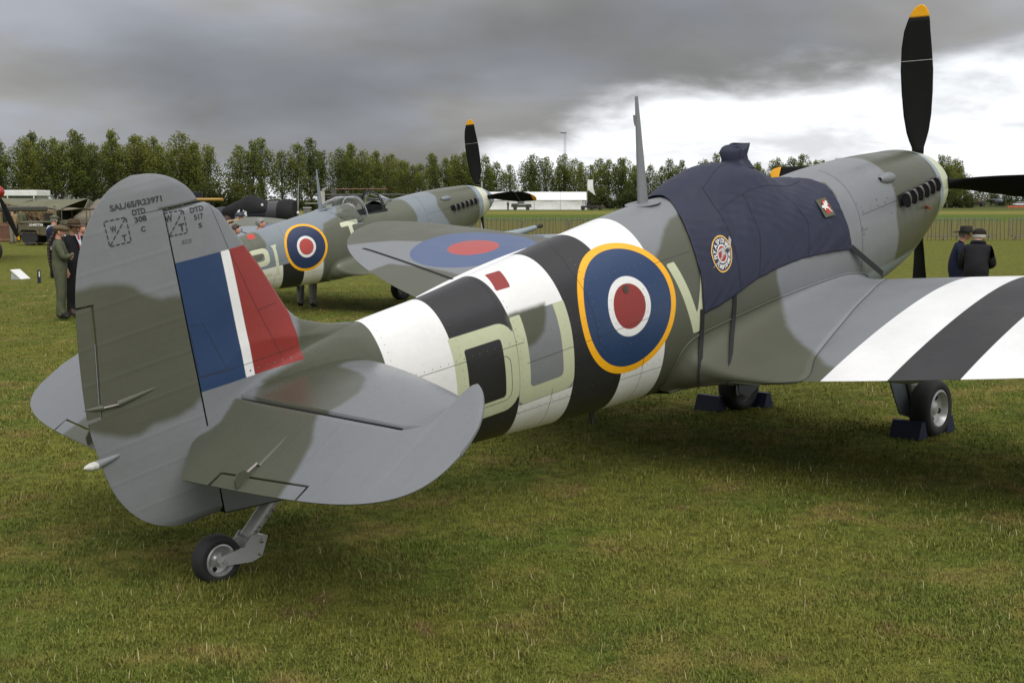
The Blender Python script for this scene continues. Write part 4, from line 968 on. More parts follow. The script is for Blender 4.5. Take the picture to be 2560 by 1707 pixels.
def arc_text(txt,r,a0,a1,hh,flip=False):
    items=[]; L=len(txt)
    for i,ch in enumerate(txt):
        if ch==' ': continue
        A,f=text2d(ch,1.,.03); ex=A.max(0)-A.min(0); A=A-(A.max(0)+A.min(0))/2; A=A*hh/.70
        if ch=='.': A[:,1]-=hh*.4
        q=R(a0+(a1-a0)*i/(L-1)); 
        c,s=math.cos(q),math.sin(q)
        if not flip: M=np.array([[s,-c],[c*1,s]]) ; up=(c,s); rt=(s,-c)
        else: up=(-c,-s); rt=(-s,c)
        P=[(r*c+a*rt[0]+b*up[0],r*s+a*rt[1]+b*up[1]) for a,b in A]; items.append((*bc,P,f))
    return items
tag(cdec('badge_lettering',arc_text('FLY A SPITFIRE',.083,178,5,.030)+arc_text('FLYASPITFIRE.COM',.083,207,353,.026,True),mW,.005),kind='stuff')
pln=[(-.150,-.052),(-.075,-.030),(-.02,-.012),(.0,.02),(-.045,.022),(-.052,.036),(-.035,.036),(.02,.034),(.05,.016),(.085,.020),(.145,.052),(.135,.062),(.148,.034),(.110,.002),(.06,-.012),(.02,-.022),(-.05,-.036)]
cdec('badge_airplane',[(*bc,pln,[tuple(range(len(pln)))])],mat('print_grey',(.42,.40,.38),.6,var=.2,vscale=40),.0055)
pc=(5.50,.585); pw_,ph_=.068,.072
cdec('patch_field',[(*pc,[(-pw_,-ph_),(pw_,-ph_*1.0),(pw_,ph_),(-pw_,ph_)],[(0,1,2,3)])],mat('patch_olive',srgb(84,84,66),.7),.016)
cdec('patch_disc',[(*pc,[(.008+.043*math.cos(k*.3142),.055*math.sin(k*.3142)) for k in range(20)],[tuple(range(20))])],mat('patch_red',srgb(176,50,44),.7),.0175)
horse=[(-.055,.006),(-.040,.022),(-.028,.016),(-.014,.020),(-.005,.044),(.006,.030),(.024,.046),(.044,.034),(.030,.026),(.046,.016),(.026,.012),(.020,.0),(.034,-.012),(.040,-.034),(.052,-.050),(.036,-.044),(.022,-.022),(.006,-.014),(-.012,-.008),(-.022,-.022),(-.034,-.018),(-.026,-.004),(-.044,-.002)]
cdec('patch_emblem',[(*pc,horse,[tuple(range(len(horse)))])],mW,.019)
# ================= far aircraft =================
GRN2=[[(1.2,-.9),(2.30,-.9),(2.36,-.30),(2.2,-.05),(1.2,.0)],[(3.42,-.10),(3.60,-.42),(3.95,-.50),(4.2,-.9),(5.55,-.9),(5.66,-.45),(5.72,-.1),(5.60,.2),(5.4,1.4),(3.42,1.4)],[(6.30,-.9),(6.38,-.4),(6.30,-.2),(6.42,.05),(6.62,.32),(6.66,.5),(6.7,1.3),(7.8,1.3),(7.8,-.9)]]
GREEN2=srgb(92,95,80); OCEAN2=srgb(124,132,138); CREAM=srgb(205,208,180)
def marks2(X,Q,Z,Y):
    s=X.shape; x,q,z=X.ravel(),Q.ravel(),Z.ravel(); A={}
    A['camo']=two(x,q,GRN2); lo=q-.115
    A['white']=np.minimum(lo,np.max([np.minimum(x-STR[k],STR[k+1]-x) for k in (0,2,4)],axis=0)); A['black']=np.minimum(lo,np.max([np.minimum(x-STR[k],STR[k+1]-x) for k in (1,3)],axis=0))
    I=np.max([poly_sdf(x,q,p) for p in ([(2.44,-.26),(2.50,-.26),(2.50,.28),(2.44,.28)],[(2.40,-.26),(2.54,-.26),(2.50,-.215),(2.44,-.215)],[(2.44,.235),(2.50,.235),(2.54,.28),(2.40,.28)])],axis=0)
    two_=np.max([np.minimum(poly_sdf(x,q,rrect(1.96,2.34,-.25,.06,(.08,.10,.10,.0))),-poly_sdf(x,q,rrect(1.90,2.25,-.165,-.03,(0,.04,.04,0)))),poly_sdf(x,q,[(1.96,.0),(2.05,.0),(2.05,.28),(1.96,.28)]),poly_sdf(x,q,[(1.96,.21),(2.36,.21),(2.36,.28),(1.96,.28)])],axis=0)
    t_=np.max([poly_sdf(x,q,p) for p in ([(3.92,-.36),(4.32,-.36),(4.32,-.27),(3.92,-.27)],[(4.08,-.36),(4.16,-.36),(4.16,.22),(4.08,.22)],[(4.01,.17),(4.23,.17),(4.23,.22),(4.01,.22)])],axis=0)
    A['sky']=np.maximum(np.maximum(I,two_),t_)
    A['rnd']=-np.hypot(x-3.099,q+.095); A['patch']=poly_sdf(x,q,[(2.13,-.60),(2.27,-.60),(2.24,-.46),(2.10,-.46)])
    A['under']=np.minimum(-.06-(z+.30),x-6.0); A['ring']=x-7.44
    return {k:v.reshape(s) for k,v in A.items()}
L2=[('camo',0,.03,GREEN2),('under',0,.02,MSG),('ring',0,.004,MSG),('white',0,e,srgb(222,221,208)),('black',0,e,BLACK),('patch',0,e,srgb(190,62,54)),('rnd',-.436,e,YEL),('rnd',-.389,e,srgb(40,54,86)),('rnd',-.192,e,WHITE),('rnd',-.1447,e,srgb(182,76,70)),('sky',0,e,CREAM)]
cm2=[('camo',0,.03,GREEN2)]
G2=paint('far_plain_grey',OCEAN2,[],.4)
cfg2=dict(cfg1); cfg2.update(prop_rot=R(-.6),hub_z=.08,dx=.035,n=81,dy=.12,detail=False,stencils=False,cockpit=True,marks=marks2,paint=paint('far_fuselage_paint',OCEAN2,L2,.34,drops=0),
 rud_paint=paint('far_rudder_paint',OCEAN2,cm2,.45,drops=0),stab_paint=paint('far_tailplane_paint',OCEAN2,cm2,.4,drops=0),elev_paint=paint('far_elevator_paint',OCEAN2,cm2,.45,drops=0),
 wing_paint=paint('far_wing_paint',OCEAN2,[('camo',0,.03,GREEN2),('under',0,.05,MSG),('wr',-.595,e,srgb(78,94,128)),('wr',-.245,e,srgb(170,76,72))],.4,drops=0),fillet_paint=paint('far_fillet_paint',OCEAN2,cm2,.36,drops=0),
 fillet_marks=lambda V:{'camo':V[:,0]*0+.2-np.clip((V[:,0]-5.2),0,1)},plain_grey=G2,spin=paint('far_spinner_cream',srgb(206,206,184),[],.35),spin2=paint('far_spinner_grey',srgb(112,118,140),[],.35))
AC2_T=(-5.984,20.417,.374)
_d2=np.array([-5.984+1.647,20.417-6.073,0])
cfg2['wheel']={s:(cfg1['wheel'][s][0]+_d2[0],cfg1['wheel'][s][1]+_d2[1],float(ground_z(0,24.))) for s in (-1,1)}
spit2,tab2,toac2,tow2=build_spitfire('fighter_plane',AC2_T,AC_H,AC_A,cfg2)
tag(spit2,'far fighter plane with open cockpit, 21 code and cream spinner behind the near one','airplane')
place_chocks(spit2,cfg2['wheel'],[(-1,-1,'navy chock behind the right wheel of the far fighter',.0),(-1,1,'navy chock in front of the right wheel of the far fighter',.0)],'chocks under the far fighter')
# canopy (slid back) and windscreen
def shell(sec,nm,m,par,thick=None):
    n=len(sec[0]); V=np.array(sec).reshape(-1,3); o=put(nm,raw_mesh(nm,V,grid_faces(len(sec),n),True),m,par); 
    if thick: md=o.modifiers.new('t','SOLIDIFY'); md.thickness=thick
    return o
def arch(x,w,zb,zt,n=21,p=.8,lean=0): 
    return [(x+lean*math.sin(math.pi*k/(n-1)),-w*math.copysign(abs(math.cos(math.pi*k/(n-1)))**p,math.cos(math.pi*k/(n-1))),zb+(zt-zb)*math.sin(math.pi*k/(n-1))**p) for k in range(n)]
sec=[arch(3.80+.80*t,np.interp(t,[0,.3,.7,1],[.20,.36,.41,.36]),np.interp(t,[0,1],[.30,.22]),np.interp(t,[0,.3,.65,1],[.60,.72,.76,.70])) for t in np.linspace(0,1,16)]
cn=shell(sec,'sliding_canopy',M_glass,spit2,.006)
mb=MB()
for k in (0,15): mb.tube(sec[k],.016,6)
mb.tube([s[0] for s in sec],.018,6); mb.tube([s[-1] for s in sec],.018,6); mb.build('canopy_frame',cfg2['plain_grey'],cn,True)
fr=[arch(5.04,.30,.30,.71,15,.75,-.02),arch(5.12,.30,.31,.70,15,.75,0)]
sc2=[arch(5.06+.42*t,np.interp(t,[0,1],[.29,.10]),np.interp(t,[0,1],[.32,.43]),np.interp(t,[0,1],[.70,.475]),15,.75) for t in np.linspace(0,1,8)]
ws=shell(sc2,'windscreen',M_glass,spit2,.01)
mb=MB(); mb.tube(fr[0],.016,6); mb.build('windscreen_arch',M_line,ws,True)
mb=MB(); mb.tube([s[3] for s in sc2],.012,6); mb.tube([s[-4] for s in sc2],.012,6); mb.tube(sc2[-1],.014,6); mb.tube([s[0] for s in sc2],.02,6); mb.tube([s[-1] for s in sc2],.02,6); mb.build('windscreen_frame',cfg2['plain_grey'],ws,True)
# ================= background placing helper =================
def at(fx_,Y,z=None):
    """world x for a photo column at depth Y"""
    return (fx_-1280)/3181*Y
GZ=float(ground_z(0,60.))
# ================= trees =================
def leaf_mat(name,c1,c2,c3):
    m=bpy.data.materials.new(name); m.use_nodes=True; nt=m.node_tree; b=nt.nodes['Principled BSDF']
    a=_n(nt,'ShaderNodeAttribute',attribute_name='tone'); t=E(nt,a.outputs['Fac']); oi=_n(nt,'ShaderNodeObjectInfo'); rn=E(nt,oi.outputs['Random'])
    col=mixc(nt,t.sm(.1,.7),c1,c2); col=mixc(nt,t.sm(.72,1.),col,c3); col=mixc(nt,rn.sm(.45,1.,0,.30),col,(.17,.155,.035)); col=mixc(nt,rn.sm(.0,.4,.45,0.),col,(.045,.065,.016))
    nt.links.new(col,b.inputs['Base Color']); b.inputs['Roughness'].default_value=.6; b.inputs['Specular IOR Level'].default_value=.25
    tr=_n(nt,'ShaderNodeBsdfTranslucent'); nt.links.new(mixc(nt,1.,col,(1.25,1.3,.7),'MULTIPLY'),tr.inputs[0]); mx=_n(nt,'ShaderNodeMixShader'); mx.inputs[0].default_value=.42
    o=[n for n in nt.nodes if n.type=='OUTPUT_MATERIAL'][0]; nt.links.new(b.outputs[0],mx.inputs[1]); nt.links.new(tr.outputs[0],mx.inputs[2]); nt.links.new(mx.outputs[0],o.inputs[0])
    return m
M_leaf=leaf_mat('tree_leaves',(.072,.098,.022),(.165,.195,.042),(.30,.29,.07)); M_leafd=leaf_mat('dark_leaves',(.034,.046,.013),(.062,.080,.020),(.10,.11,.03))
M_bark=mat('bark',(.055,.048,.038),.9,var=.3,vscale=3)
def tree_mesh(h,w,nb,nl,seed,low=.2,leaf=.31,top=1.):
    r=np.random.default_rng(seed); tr=MB(); bl=[]
    tp=[(0,0,-.3)]+[(.25*math.sin(k*1.3+seed),.25*math.cos(k*1.7+seed),h*.92*k/6) for k in range(1,7)]; tr.tube(tp,[.26,.22,.18,.14,.10,.06,.02],7)
    for k in range(nb):
        t=low+(1-low)*(k+r.uniform(0,.8))/nb; t=min(t,.97); z=h*t; env=w*.5*min(1,(1-t)**.7*1.5+.15)*(min(1,(t-low)/.15+.45)); a=k*2.4+r.uniform(-.5,.5); d=env*r.uniform(.25,.95)
        c=np.array((d*math.cos(a),d*math.sin(a),z)); rad=r.uniform(.55,1.05)*w*.20*min(1,(1-t)*2+.45); bl.append((c,rad))
        s=np.array(tp[min(6,max(1,int(t*6*.8)))]); tr.tube([s,(s+c)/2+np.array((0,0,-.1)),c],[.07,.05,.02],5,False)
    bl.append((np.array((tp[-1][0],tp[-1][1],h-.5)),w*.12))
    P=[];T=[]; wt=np.array([b[1]**2 for b in bl]); cnt=(nl*wt/wt.sum()).astype(int)+8
    for (c,rad),n in zip(bl,cnt):
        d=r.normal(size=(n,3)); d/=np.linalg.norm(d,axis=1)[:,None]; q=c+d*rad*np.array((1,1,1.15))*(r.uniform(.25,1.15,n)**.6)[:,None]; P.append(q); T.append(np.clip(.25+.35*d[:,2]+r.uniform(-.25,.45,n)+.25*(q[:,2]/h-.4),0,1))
    P=np.concatenate(P);T=np.concatenate(T);n=len(P)
    a=r.normal(size=(n,3));a/=np.linalg.norm(a,axis=1)[:,None];b=np.cross(a,r.normal(size=(n,3)));b/=np.linalg.norm(b,axis=1)[:,None]; s=(leaf*r.uniform(.5,1.2,n))[:,None]
    V=np.stack([P-a*s*.5,P+b*s*.38,P+a*s*.5,P-b*s*.38],1).reshape(-1,3); F=np.arange(4*n).reshape(-1,4)
    return tr.mesh('trunk',True,60),raw_mesh('crown',V,F,False,{'tone':np.repeat(T,4)})
protos=[]
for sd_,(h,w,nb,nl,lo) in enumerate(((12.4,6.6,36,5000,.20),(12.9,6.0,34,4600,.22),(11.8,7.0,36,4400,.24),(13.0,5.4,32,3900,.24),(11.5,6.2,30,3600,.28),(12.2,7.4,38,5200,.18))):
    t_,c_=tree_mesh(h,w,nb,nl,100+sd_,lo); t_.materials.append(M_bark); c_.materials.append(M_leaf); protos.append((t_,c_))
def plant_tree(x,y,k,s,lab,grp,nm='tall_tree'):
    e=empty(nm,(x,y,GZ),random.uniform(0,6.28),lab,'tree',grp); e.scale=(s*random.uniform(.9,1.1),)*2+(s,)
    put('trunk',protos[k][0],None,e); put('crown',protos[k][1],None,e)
random.seed(21)
def row(f0,y0,f1,y1,step,sc,lab,grp,jit=1.2,depth=0,skip=()):
    a=Vector((at(f0,y0),y0)); b=Vector((at(f1,y1),y1)); n=int((b-a).length/step); d=(b-a).normalized(); nn=Vector((-d.y,d.x))
    for i in range(n+1):
        p=a+d*(i*step+random.uniform(-.3,.3)*step)+nn*(depth+random.uniform(-jit,jit)); fpx=1280+3181*p.x/p.y
        if any(s0<fpx<s1 for s0,s1 in skip): continue
        s=sc(i/n)*random.uniform(.86,1.10); plant_tree(p.x,p.y,random.choice([0,1,2,3,4,5]),s,lab,grp)
LB='tall leafy tree in the long row at the left edge of the airfield'
row(-220,190,560,228,3.0,lambda t:.99,LB,'tall trees in the left row',skip=()); row(-220,197,520,236,3.6,lambda t:.97,LB,'tall trees in the left row',depth=2)
LM='tall thin leafy tree in the row behind the far fighter'
row(600,229,1285,284,3.3,lambda t:.93+.05*math.sin(7*t),LM,'tall trees in the middle row'); row(900,256,1270,290,6.0,lambda t:.9,LM,'tall trees in the middle row',depth=3)
LR='tall leafy tree in the row behind the white marquee'
row(1322,292,2130,300,3.6,lambda t:.91+.03*math.sin(9*t),LR,'tall trees in the right row',skip=((1712,1742),)); row(1345,296,2080,306,5.,lambda t:.87,LR,'tall trees in the right row',depth=3)
LD='distant tree beyond the helicopter at the right edge of the airfield'
row(2330,300,2420,315,4.,lambda t:.92,LD,'distant trees at the right',depth=2); row(2380,420,2760,440,5.,lambda t:.66,LD,'distant trees at the right')
# shrubs at the foot of the rows
def shrub_mesh(h,w,n,seed):
    r=np.random.default_rng(seed); bl=[(np.array((r.uniform(-.5,.5)*w,r.uniform(-.3,.3)*w,h*r.uniform(.25,.65))),h*r.uniform(.25,.4)) for k in range(9)]
    P=[];T=[]
    for c,rad in bl:
        d=r.normal(size=(n//9,3)); d/=np.linalg.norm(d,axis=1)[:,None]; q=c+d*rad*(r.uniform(.3,1.1,n//9)**.5)[:,None]; q[:,2]=np.maximum(q[:,2],.02); P.append(q); T.append(np.clip(.3+.4*d[:,2]+r.uniform(-.3,.4,n//9),0,1))
    P=np.concatenate(P);T=np.concatenate(T);m=len(P); a=r.normal(size=(m,3));a/=np.linalg.norm(a,axis=1)[:,None];b=np.cross(a,r.normal(size=(m,3)));b/=np.linalg.norm(b,axis=1)[:,None]; s=(.34*r.uniform(.5,1.2,m))[:,None]
    st=MB()
    for k in range(4): st.tube([(0,0,-.1),tuple(bl[k][0]*.6),tuple(bl[k][0])],[.08,.05,.02],5)
    return st.mesh('stem',True,60),raw_mesh('foliage',np.stack([P-a*s*.5,P+b*s*.4,P+a*s*.5,P-b*s*.4],1).reshape(-1,3),np.arange(4*m).reshape(-1,4),False,{'tone':np.repeat(T,4)})
shr=[]
for k,(h,w) in enumerate(((3.4,4.2),(2.6,4.6),(4.4,4.0))):
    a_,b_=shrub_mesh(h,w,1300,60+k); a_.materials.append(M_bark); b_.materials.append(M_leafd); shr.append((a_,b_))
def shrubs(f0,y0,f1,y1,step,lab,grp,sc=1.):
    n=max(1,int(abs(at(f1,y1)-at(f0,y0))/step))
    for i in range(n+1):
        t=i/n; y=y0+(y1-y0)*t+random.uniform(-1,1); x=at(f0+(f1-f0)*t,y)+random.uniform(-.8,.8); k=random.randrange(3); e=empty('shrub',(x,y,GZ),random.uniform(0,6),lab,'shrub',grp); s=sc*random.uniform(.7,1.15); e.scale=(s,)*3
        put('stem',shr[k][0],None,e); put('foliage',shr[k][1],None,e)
shrubs(-120,184,640,222,3.4,'dark shrub at the foot of the left tree row','shrubs under the left trees',.9)
shrubs(480,215,600,222,1.8,'dark shrub at the foot of the left tree row','shrubs under the left trees',1.45)
shrubs(650,226,1290,276,3.2,'dark shrub at the foot of the middle tree row','shrubs under the middle trees',.95)
shrubs(1330,285,2120,294,3.6,'dark shrub behind the white marquee','shrubs under the right trees',1.0); shrubs(1490,283,1640,285,3.,'dark shrub behind the white marquee','shrubs under the right trees',1.4)
shrubs(2330,300,2420,310,3.,'dark shrub far behind the parked helicopter','shrubs at the right',1.1); shrubs(2400,410,2740,415,4.,'dark shrub far behind the parked helicopter','shrubs at the right',1.25)
# ================= marquee, flag, far vehicles =================
M_tent=mat('marquee_white',(.78,.78,.76),.55,var=.05,vscale=1.5,bump=.02,bscale=3.); M_pole=mat('pole_grey',(.42,.43,.44),.5,var=.1)
Ym=256.; x0,x1=at(1205,Ym),at(1466,Ym); dpt=7.; ev,rg=1.95,3.55
mq=empty('marquee',((x0+x1)/2,Ym,GZ),0,'long white marquee tent across the field','tent')
mq.rotation_euler=(0,0,R(-2)); hw=(x1-x0)/2; nb=4
for k in range(nb+0):
    a=-hw+2*hw*k/nb; b=-hw+2*hw*(k+1)/nb-.03
    def panel(nm,q,nx=8,ny=6,sag=.03):
        V=[];q=[Vector(p) for p in q]; nrm=(q[1]-q[0]).cross(q[3]-q[0]).normalized()
        for i in range(nx+1):
            for j in range(ny+1):
                u,v=i/nx,j/ny; p=(q[0]*(1-u)+q[1]*u)*(1-v)+(q[3]*(1-u)+q[2]*u)*v; V.append(tuple(p+nrm*sag*(math.sin(math.pi*u)*math.sin(math.pi*v)*-1+.6*math.sin(9*u+5*v+k)*v*(1-v))))
        return put(nm,raw_mesh(nm,np.array(V),grid_faces(nx+1,ny+1),True),M_tent,mq)
    panel('wall_panel',[(a,0,0),(b,0,0),(b,0,ev),(a,0,ev)],sag=.12); panel('roof_panel',[(a,-.12,ev-.05),(b,-.12,ev-.05),(b,dpt/2,rg),(a,dpt/2,rg)]); panel('roof_panel',[(b,dpt+.1,ev),(a,dpt+.1,ev),(a,dpt/2,rg),(b,dpt/2,rg)])
    MB().tube([(a,-.03,0),(a,-.03,ev)],.04,6).build('pole',M_pole,mq)
for s in (-1,1): MB().add([(s*hw,0,0),(s*hw,dpt,0),(s*hw,dpt,ev),(s*hw,dpt/2,rg),(s*hw,0,ev)],[(0,1,2,3,4)]).build('gable_end',M_tent,mq)
fl=empty('flag',(at(1467,252),252,GZ),0,'white feather flag on a pole at the end of the marquee','flag')
MB().tube([(0,0,0),(0,0,6.0)],.035,6).build('pole',M_pole,fl)
V=[];
for i in range(9):
    for j in range(4): u=i/8;v=j/3; V.append((.05+1.1*v*(1-.35*u)+.9*u*u*v,.12*math.sin(5*u+3*v),6.-.1-2.0*u-1.1*v*u))
put('flag_cloth',raw_mesh('flag_cloth',np.array(V),grid_faces(9,4),True),M_tent,fl)
M_oliv=mat('olive_drab',(.052,.056,.036),.55,var=.15); M_glassd=mat('vehicle_glass',(.10,.12,.13),.1,var=.1,spec=.8); M_blackp=mat('black_plastic',(.02,.02,.02),.6)
def road_wheel(par,x,y,r,w=.18,hub=None):
    e=empty('wheel'); e.parent=par; e.location=(x,y,r)
    MB().lathe([(r*.58,-w/2),(r*.95,-w/2),(r,-w*.3),(r,w*.3),(r*.95,w/2),(r*.58,w/2)],22,axis='Y').build('tyre',M_tyre,e,False,50); MB().lathe([(r*.56,-w*.52),(r*.5,-w*.3),(r*.2,-w*.35),(r*.18,-w*.55),(.01,-w*.55)],16,axis='Y').build('rim',hub or M_oliv,e)
def land_rover(loc,rz,lab):
    e=empty('off_road_vehicle',loc,rz,lab,'car')
    MB().box((0,0,.78),(3.9,1.6,.50),None,.06).build('body',M_oliv,e); MB().box((1.35,0,1.06),(1.15,1.45,.14),None,.05).build('bonnet',M_oliv,e)
    MB().box((.62,0,1.33),(.06,1.4,.52),Matrix.Rotation(R(-12),3,'Y')).build('windscreen',M_glassd,e); MB().box((-.1,0,1.32),(1.0,1.5,.40),None,.03).build('cab_window',M_glassd,e); MB().box((-.1,0,1.60),(1.35,1.55,.10),None,.04).build('cab_roof',M_oliv,e)
    for y in (-.76,.76): MB().box((.42,y,1.32),(.07,.06,.5)).build('window_pillar',M_oliv,e); MB().box((-.62,y,1.32),(.09,.06,.5)).build('window_pillar',M_oliv,e)
    MB().box((-1.3,0,1.12),(1.2,1.5,.22),None,.08).build('load_cover',mat('canvas_dark',(.03,.034,.022),.8),e); MB().box((1.98,0,.55),(.1,1.6,.14)).build('bumper',M_blackp,e)
    for x in (-1.2,1.25):
        for y in (-.68,.68): road_wheel(e,x,y,.37)
    return e
land_rover((at(1303,250),250,GZ),R(2),'dark green off-road vehicle parked in front of the white marquee')
bg=empty('utility_buggy',(at(1468,247),247,GZ),R(185),'open utility buggy with brown roof and trailer right of the marquee','buggy')
MB().box((0,0,.62),(2.5,1.3,.36),None,.08).build('body',mat('buggy_black',(.025,.025,.025),.6),bg); MB().box((.1,0,1.75),(1.7,1.3,.08),None,.03).build('roof',mat('buggy_roof',(.10,.045,.035),.6),bg)
for x in (-.65,.9):
    for y in (-.6,.6): MB().tube([(x,y,.7),(x,y,1.75)],.03,6).build('roof_post',M_blackp,bg)
MB().box((-.1,0,.95),(.5,1.2,.5),None,.06).build('seat',M_blackp,bg)
for x in (-.85,.9):
    for y in (-.6,.6): road_wheel(bg,x,y,.3)
MB().box((-2.4,0,.62),(1.8,1.2,.30),None,.04).build('trailer',mat('trailer_brown',(.05,.035,.03),.7),bg); MB().tube([(-1.2,0,.5),(-1.6,0,.5)],.04,6).build('drawbar',M_blackp,bg); road_wheel(bg,-2.5,-.6,.28); road_wheel(bg,-2.5,.6,.28)
# lattice mast and field lamp poles
mm=empty('lattice_mast',(at(1411,430),430,GZ),0,'thin tall lattice mast standing above the right tree row','mast')
for sx in (-.35,.35):
    for sy in (-.35,.35): MB().tube([(sx,sy,0),(sx*.8,sy*.8,24.)],.06,5).build('leg',M_pole,mm)
br=MB()
for k in range(24): br.tube([(-.33,-.35,k),(.33,-.35,k+1)],.035,4); br.tube([(.33,-.35,k),(-.33,-.35,k+1)],.03,4)
tag(br.build('bracing',M_pole,mm),kind='stuff'); MB().box((-.5,0,24.1),(2.0,.6,.25)).build('lamp_head',M_blackp,mm)
# helicopter, truck, orange netting far right
hc_=empty('helicopter',(at(2490,372),372,GZ),R(-80),'small dark helicopter parked far right under the propeller','helicopter')
MB().ball((0,0,1.5),1.0,18,12,(1.5,.75,.85)).build('cabin',mat('heli_grey',(.10,.11,.14),.4),hc_,True,None); MB().ball((.55,0,1.6),.95,16,10,(1.1,.78,.75)).build('canopy',M_glassd,hc_,True,None)
MB().tube([(-1.0,0,1.8),(-5.6,0,2.1)],[.35,.12],10).build('tail_boom',MATS['heli_grey'],hc_,True); MB().tube([(0,0,2.2),(0,0,3.0)],.12,8).build('rotor_mast',M_blackp,hc_)
for k in range(3):
    a=R(90+k*120); mb=MB(); mb.box((2.6,0,3.0),(5.2,.24,.04)); o=mb.build('rotor_blade',M_blackp,hc_); o.rotation_euler=(0,0,a)
for y in (-.9,.9): MB().tube([(-1.3,y,.08),(1.3,y,.08),(1.6,y,.25)],.05,6).build('skid',M_blackp,hc_); MB().tube([(.5,y,.1),(.4,y*.5,.8)],.04,6).build('skid_strut',M_blackp,hc_)
MB().box((-5.7,0,2.5),(.5,.06,1.1)).build('tail_fin',mat('heli_yellow',(.5,.42,.05),.5),hc_)
tk=empty('canvas_truck',(at(2437,366),366,GZ),R(5),'tan canvas covered truck parked left of the helicopter','truck')
MB().box((-.6,0,1.75),(2.6,1.9,1.3),None,.2).build('canvas_body',mat('truck_tan',(.14,.115,.075),.8),tk); MB().box((1.3,0,1.35),(1.2,1.7,1.0),None,.15).build('cab',M_oliv,tk); MB().box((0,0,.75),(4.2,1.7,.25)).build('chassis',M_blackp,tk)
for x in (-1.3,1.4):
    for y in (-.75,.75): road_wheel(tk,x,y,.42)
for nm,fx0,yy,hh,cl in (('parked_white_car',2367,360,1.3,(.6,.6,.6)),('parked_white_van',2545,366,1.2,(.6,.6,.58))):
    c_=empty('parked_car',(at(fx0,yy),yy,GZ),R(4),'far white car parked left of the canvas truck' if fx0<2400 else 'far white car parked right of the helicopter','car'); wm=mat('car_white',(.6,.6,.6),.4)
    MB().box((0,0,.62),(4.1,1.7,.55),None,.15).build('body',wm,c_); MB().box((-.2,0,1.08),(2.2,1.5,.45),None,.18).build('cabin',M_glassd,c_); MB().box((-.2,0,1.32),(1.7,1.35,.08),None,.03).build('roof',wm,c_)
    for x in (-1.25,1.25):
        for y in (-.75,.75): road_wheel(c_,x,y,.31)
nf=empty('orange_netting',(at(2540,310),310,GZ),0,'low orange safety netting in front of the helicopter','fence'); MB().box((0,0,.28),(5.5,.03,.5)).build('net',mat('orange_net',(.45,.11,.05),.7),nf)
for x in np.linspace(-2.7,2.7,5): MB().tube([(x,0,0),(x,0,.7)],.03,5).build('stake',M_bark,nf)
# ================= crowd barriers and paling fence =================
M_galv=mat('galvanised_steel',(.17,.17,.165),.6,metal=.3,var=.2,vscale=8); M_pale=mat('chestnut_pale',(.12,.085,.055),.85,var=.35,vscale=5)
def barrier_meshes(L=2.3,H=1.05):
    f=MB(); f.tube([(.1,0,.20),(.02,0,.28),(0,0,.5),(0,0,H-.12),(.03,0,H-.03),(.12,0,H),(L-.12,0,H),(L-.03,0,H-.03),(L,0,H-.12),(L,0,.28),(L-.02,0,.24),(L-.1,0,.20),(.1,0,.20)],.022,6)
    b=MB(); b.tube([(0,0,.2),(0,0,H)],.009,5)
    t=MB(); t.tube([(0,-.28,0),(0,0,.22),(0,.28,0)],.02,5)
    return f.mesh('frame',True,60),b.mesh('bar',True,60),t.mesh('foot',True,60)
bf,bb,bt=barrier_meshes()
for m_ in (bf,bb,bt): m_.materials.append(M_galv)
Yb=63.5
def barrier(fx0,k,lab):
    e=empty('crowd_barrier',(at(fx0,Yb),Yb+.05*k,GZ),R(random.uniform(-2,2)),lab,'barrier','crowd barriers along the field')
    put('frame',bf,None,e)
    for j in range(1,18): put('bar',bb,None,e,(j*.128,0,0))
    for x in (.35,1.95): put('foot',bt,None,e,(x,0,0))
kk=0
for fx0 in np.arange(1188,1590,118): barrier(fx0,kk,'grey steel crowd barrier in the fence line right of the far propeller'); kk+=1
for fx0 in (2262,2378,2492+34): barrier(fx0,kk,'grey steel crowd barrier behind the two men on the right'); kk+=1
pm_=MB(); pm_.prism([(-.016,0),(.016,0),(.014,1.08),(0,1.16),(-.014,1.08)],.018,lambda a,b,w:(a,w,b)); pmesh=pm_.mesh('pale',False,None); pmesh.materials.append(M_pale)
def paling(fa,fb,Y,lab,step=.20,h=1.):
    xa,xb=at(fa,Y),at(fb,Y); e=empty('paling_fence',(xa,Y,float(ground_z(0,Y))),0,lab,'fence'); n=int((xb-xa)/step)
    for k in range(n+1):
        o=put('pale',pmesh,None,e,(k*step+random.uniform(-.02,.02),0,random.uniform(-.04,.03))); o.rotation_euler=(0,R(random.uniform(-4,4)),0); o.scale=(1,1,h*random.uniform(.95,1.04))
    for z in (.28,.92): 
        w=MB(); w.tube([(0,.02,z*h),((xb-xa)/2,.02,z*h-.03),(xb-xa,.02,z*h)],.006,4); w.build('wire',M_galv,e)
paling(1190,1575,63.2,'brown wooden paling fence in front of the steel barriers right of the far propeller'); paling(2255,2600,63.1,'brown wooden paling fence behind the two men on the right')
paling(668,722,47.,'short run of pale wooden palings below the black covered airplane',.085,.92)
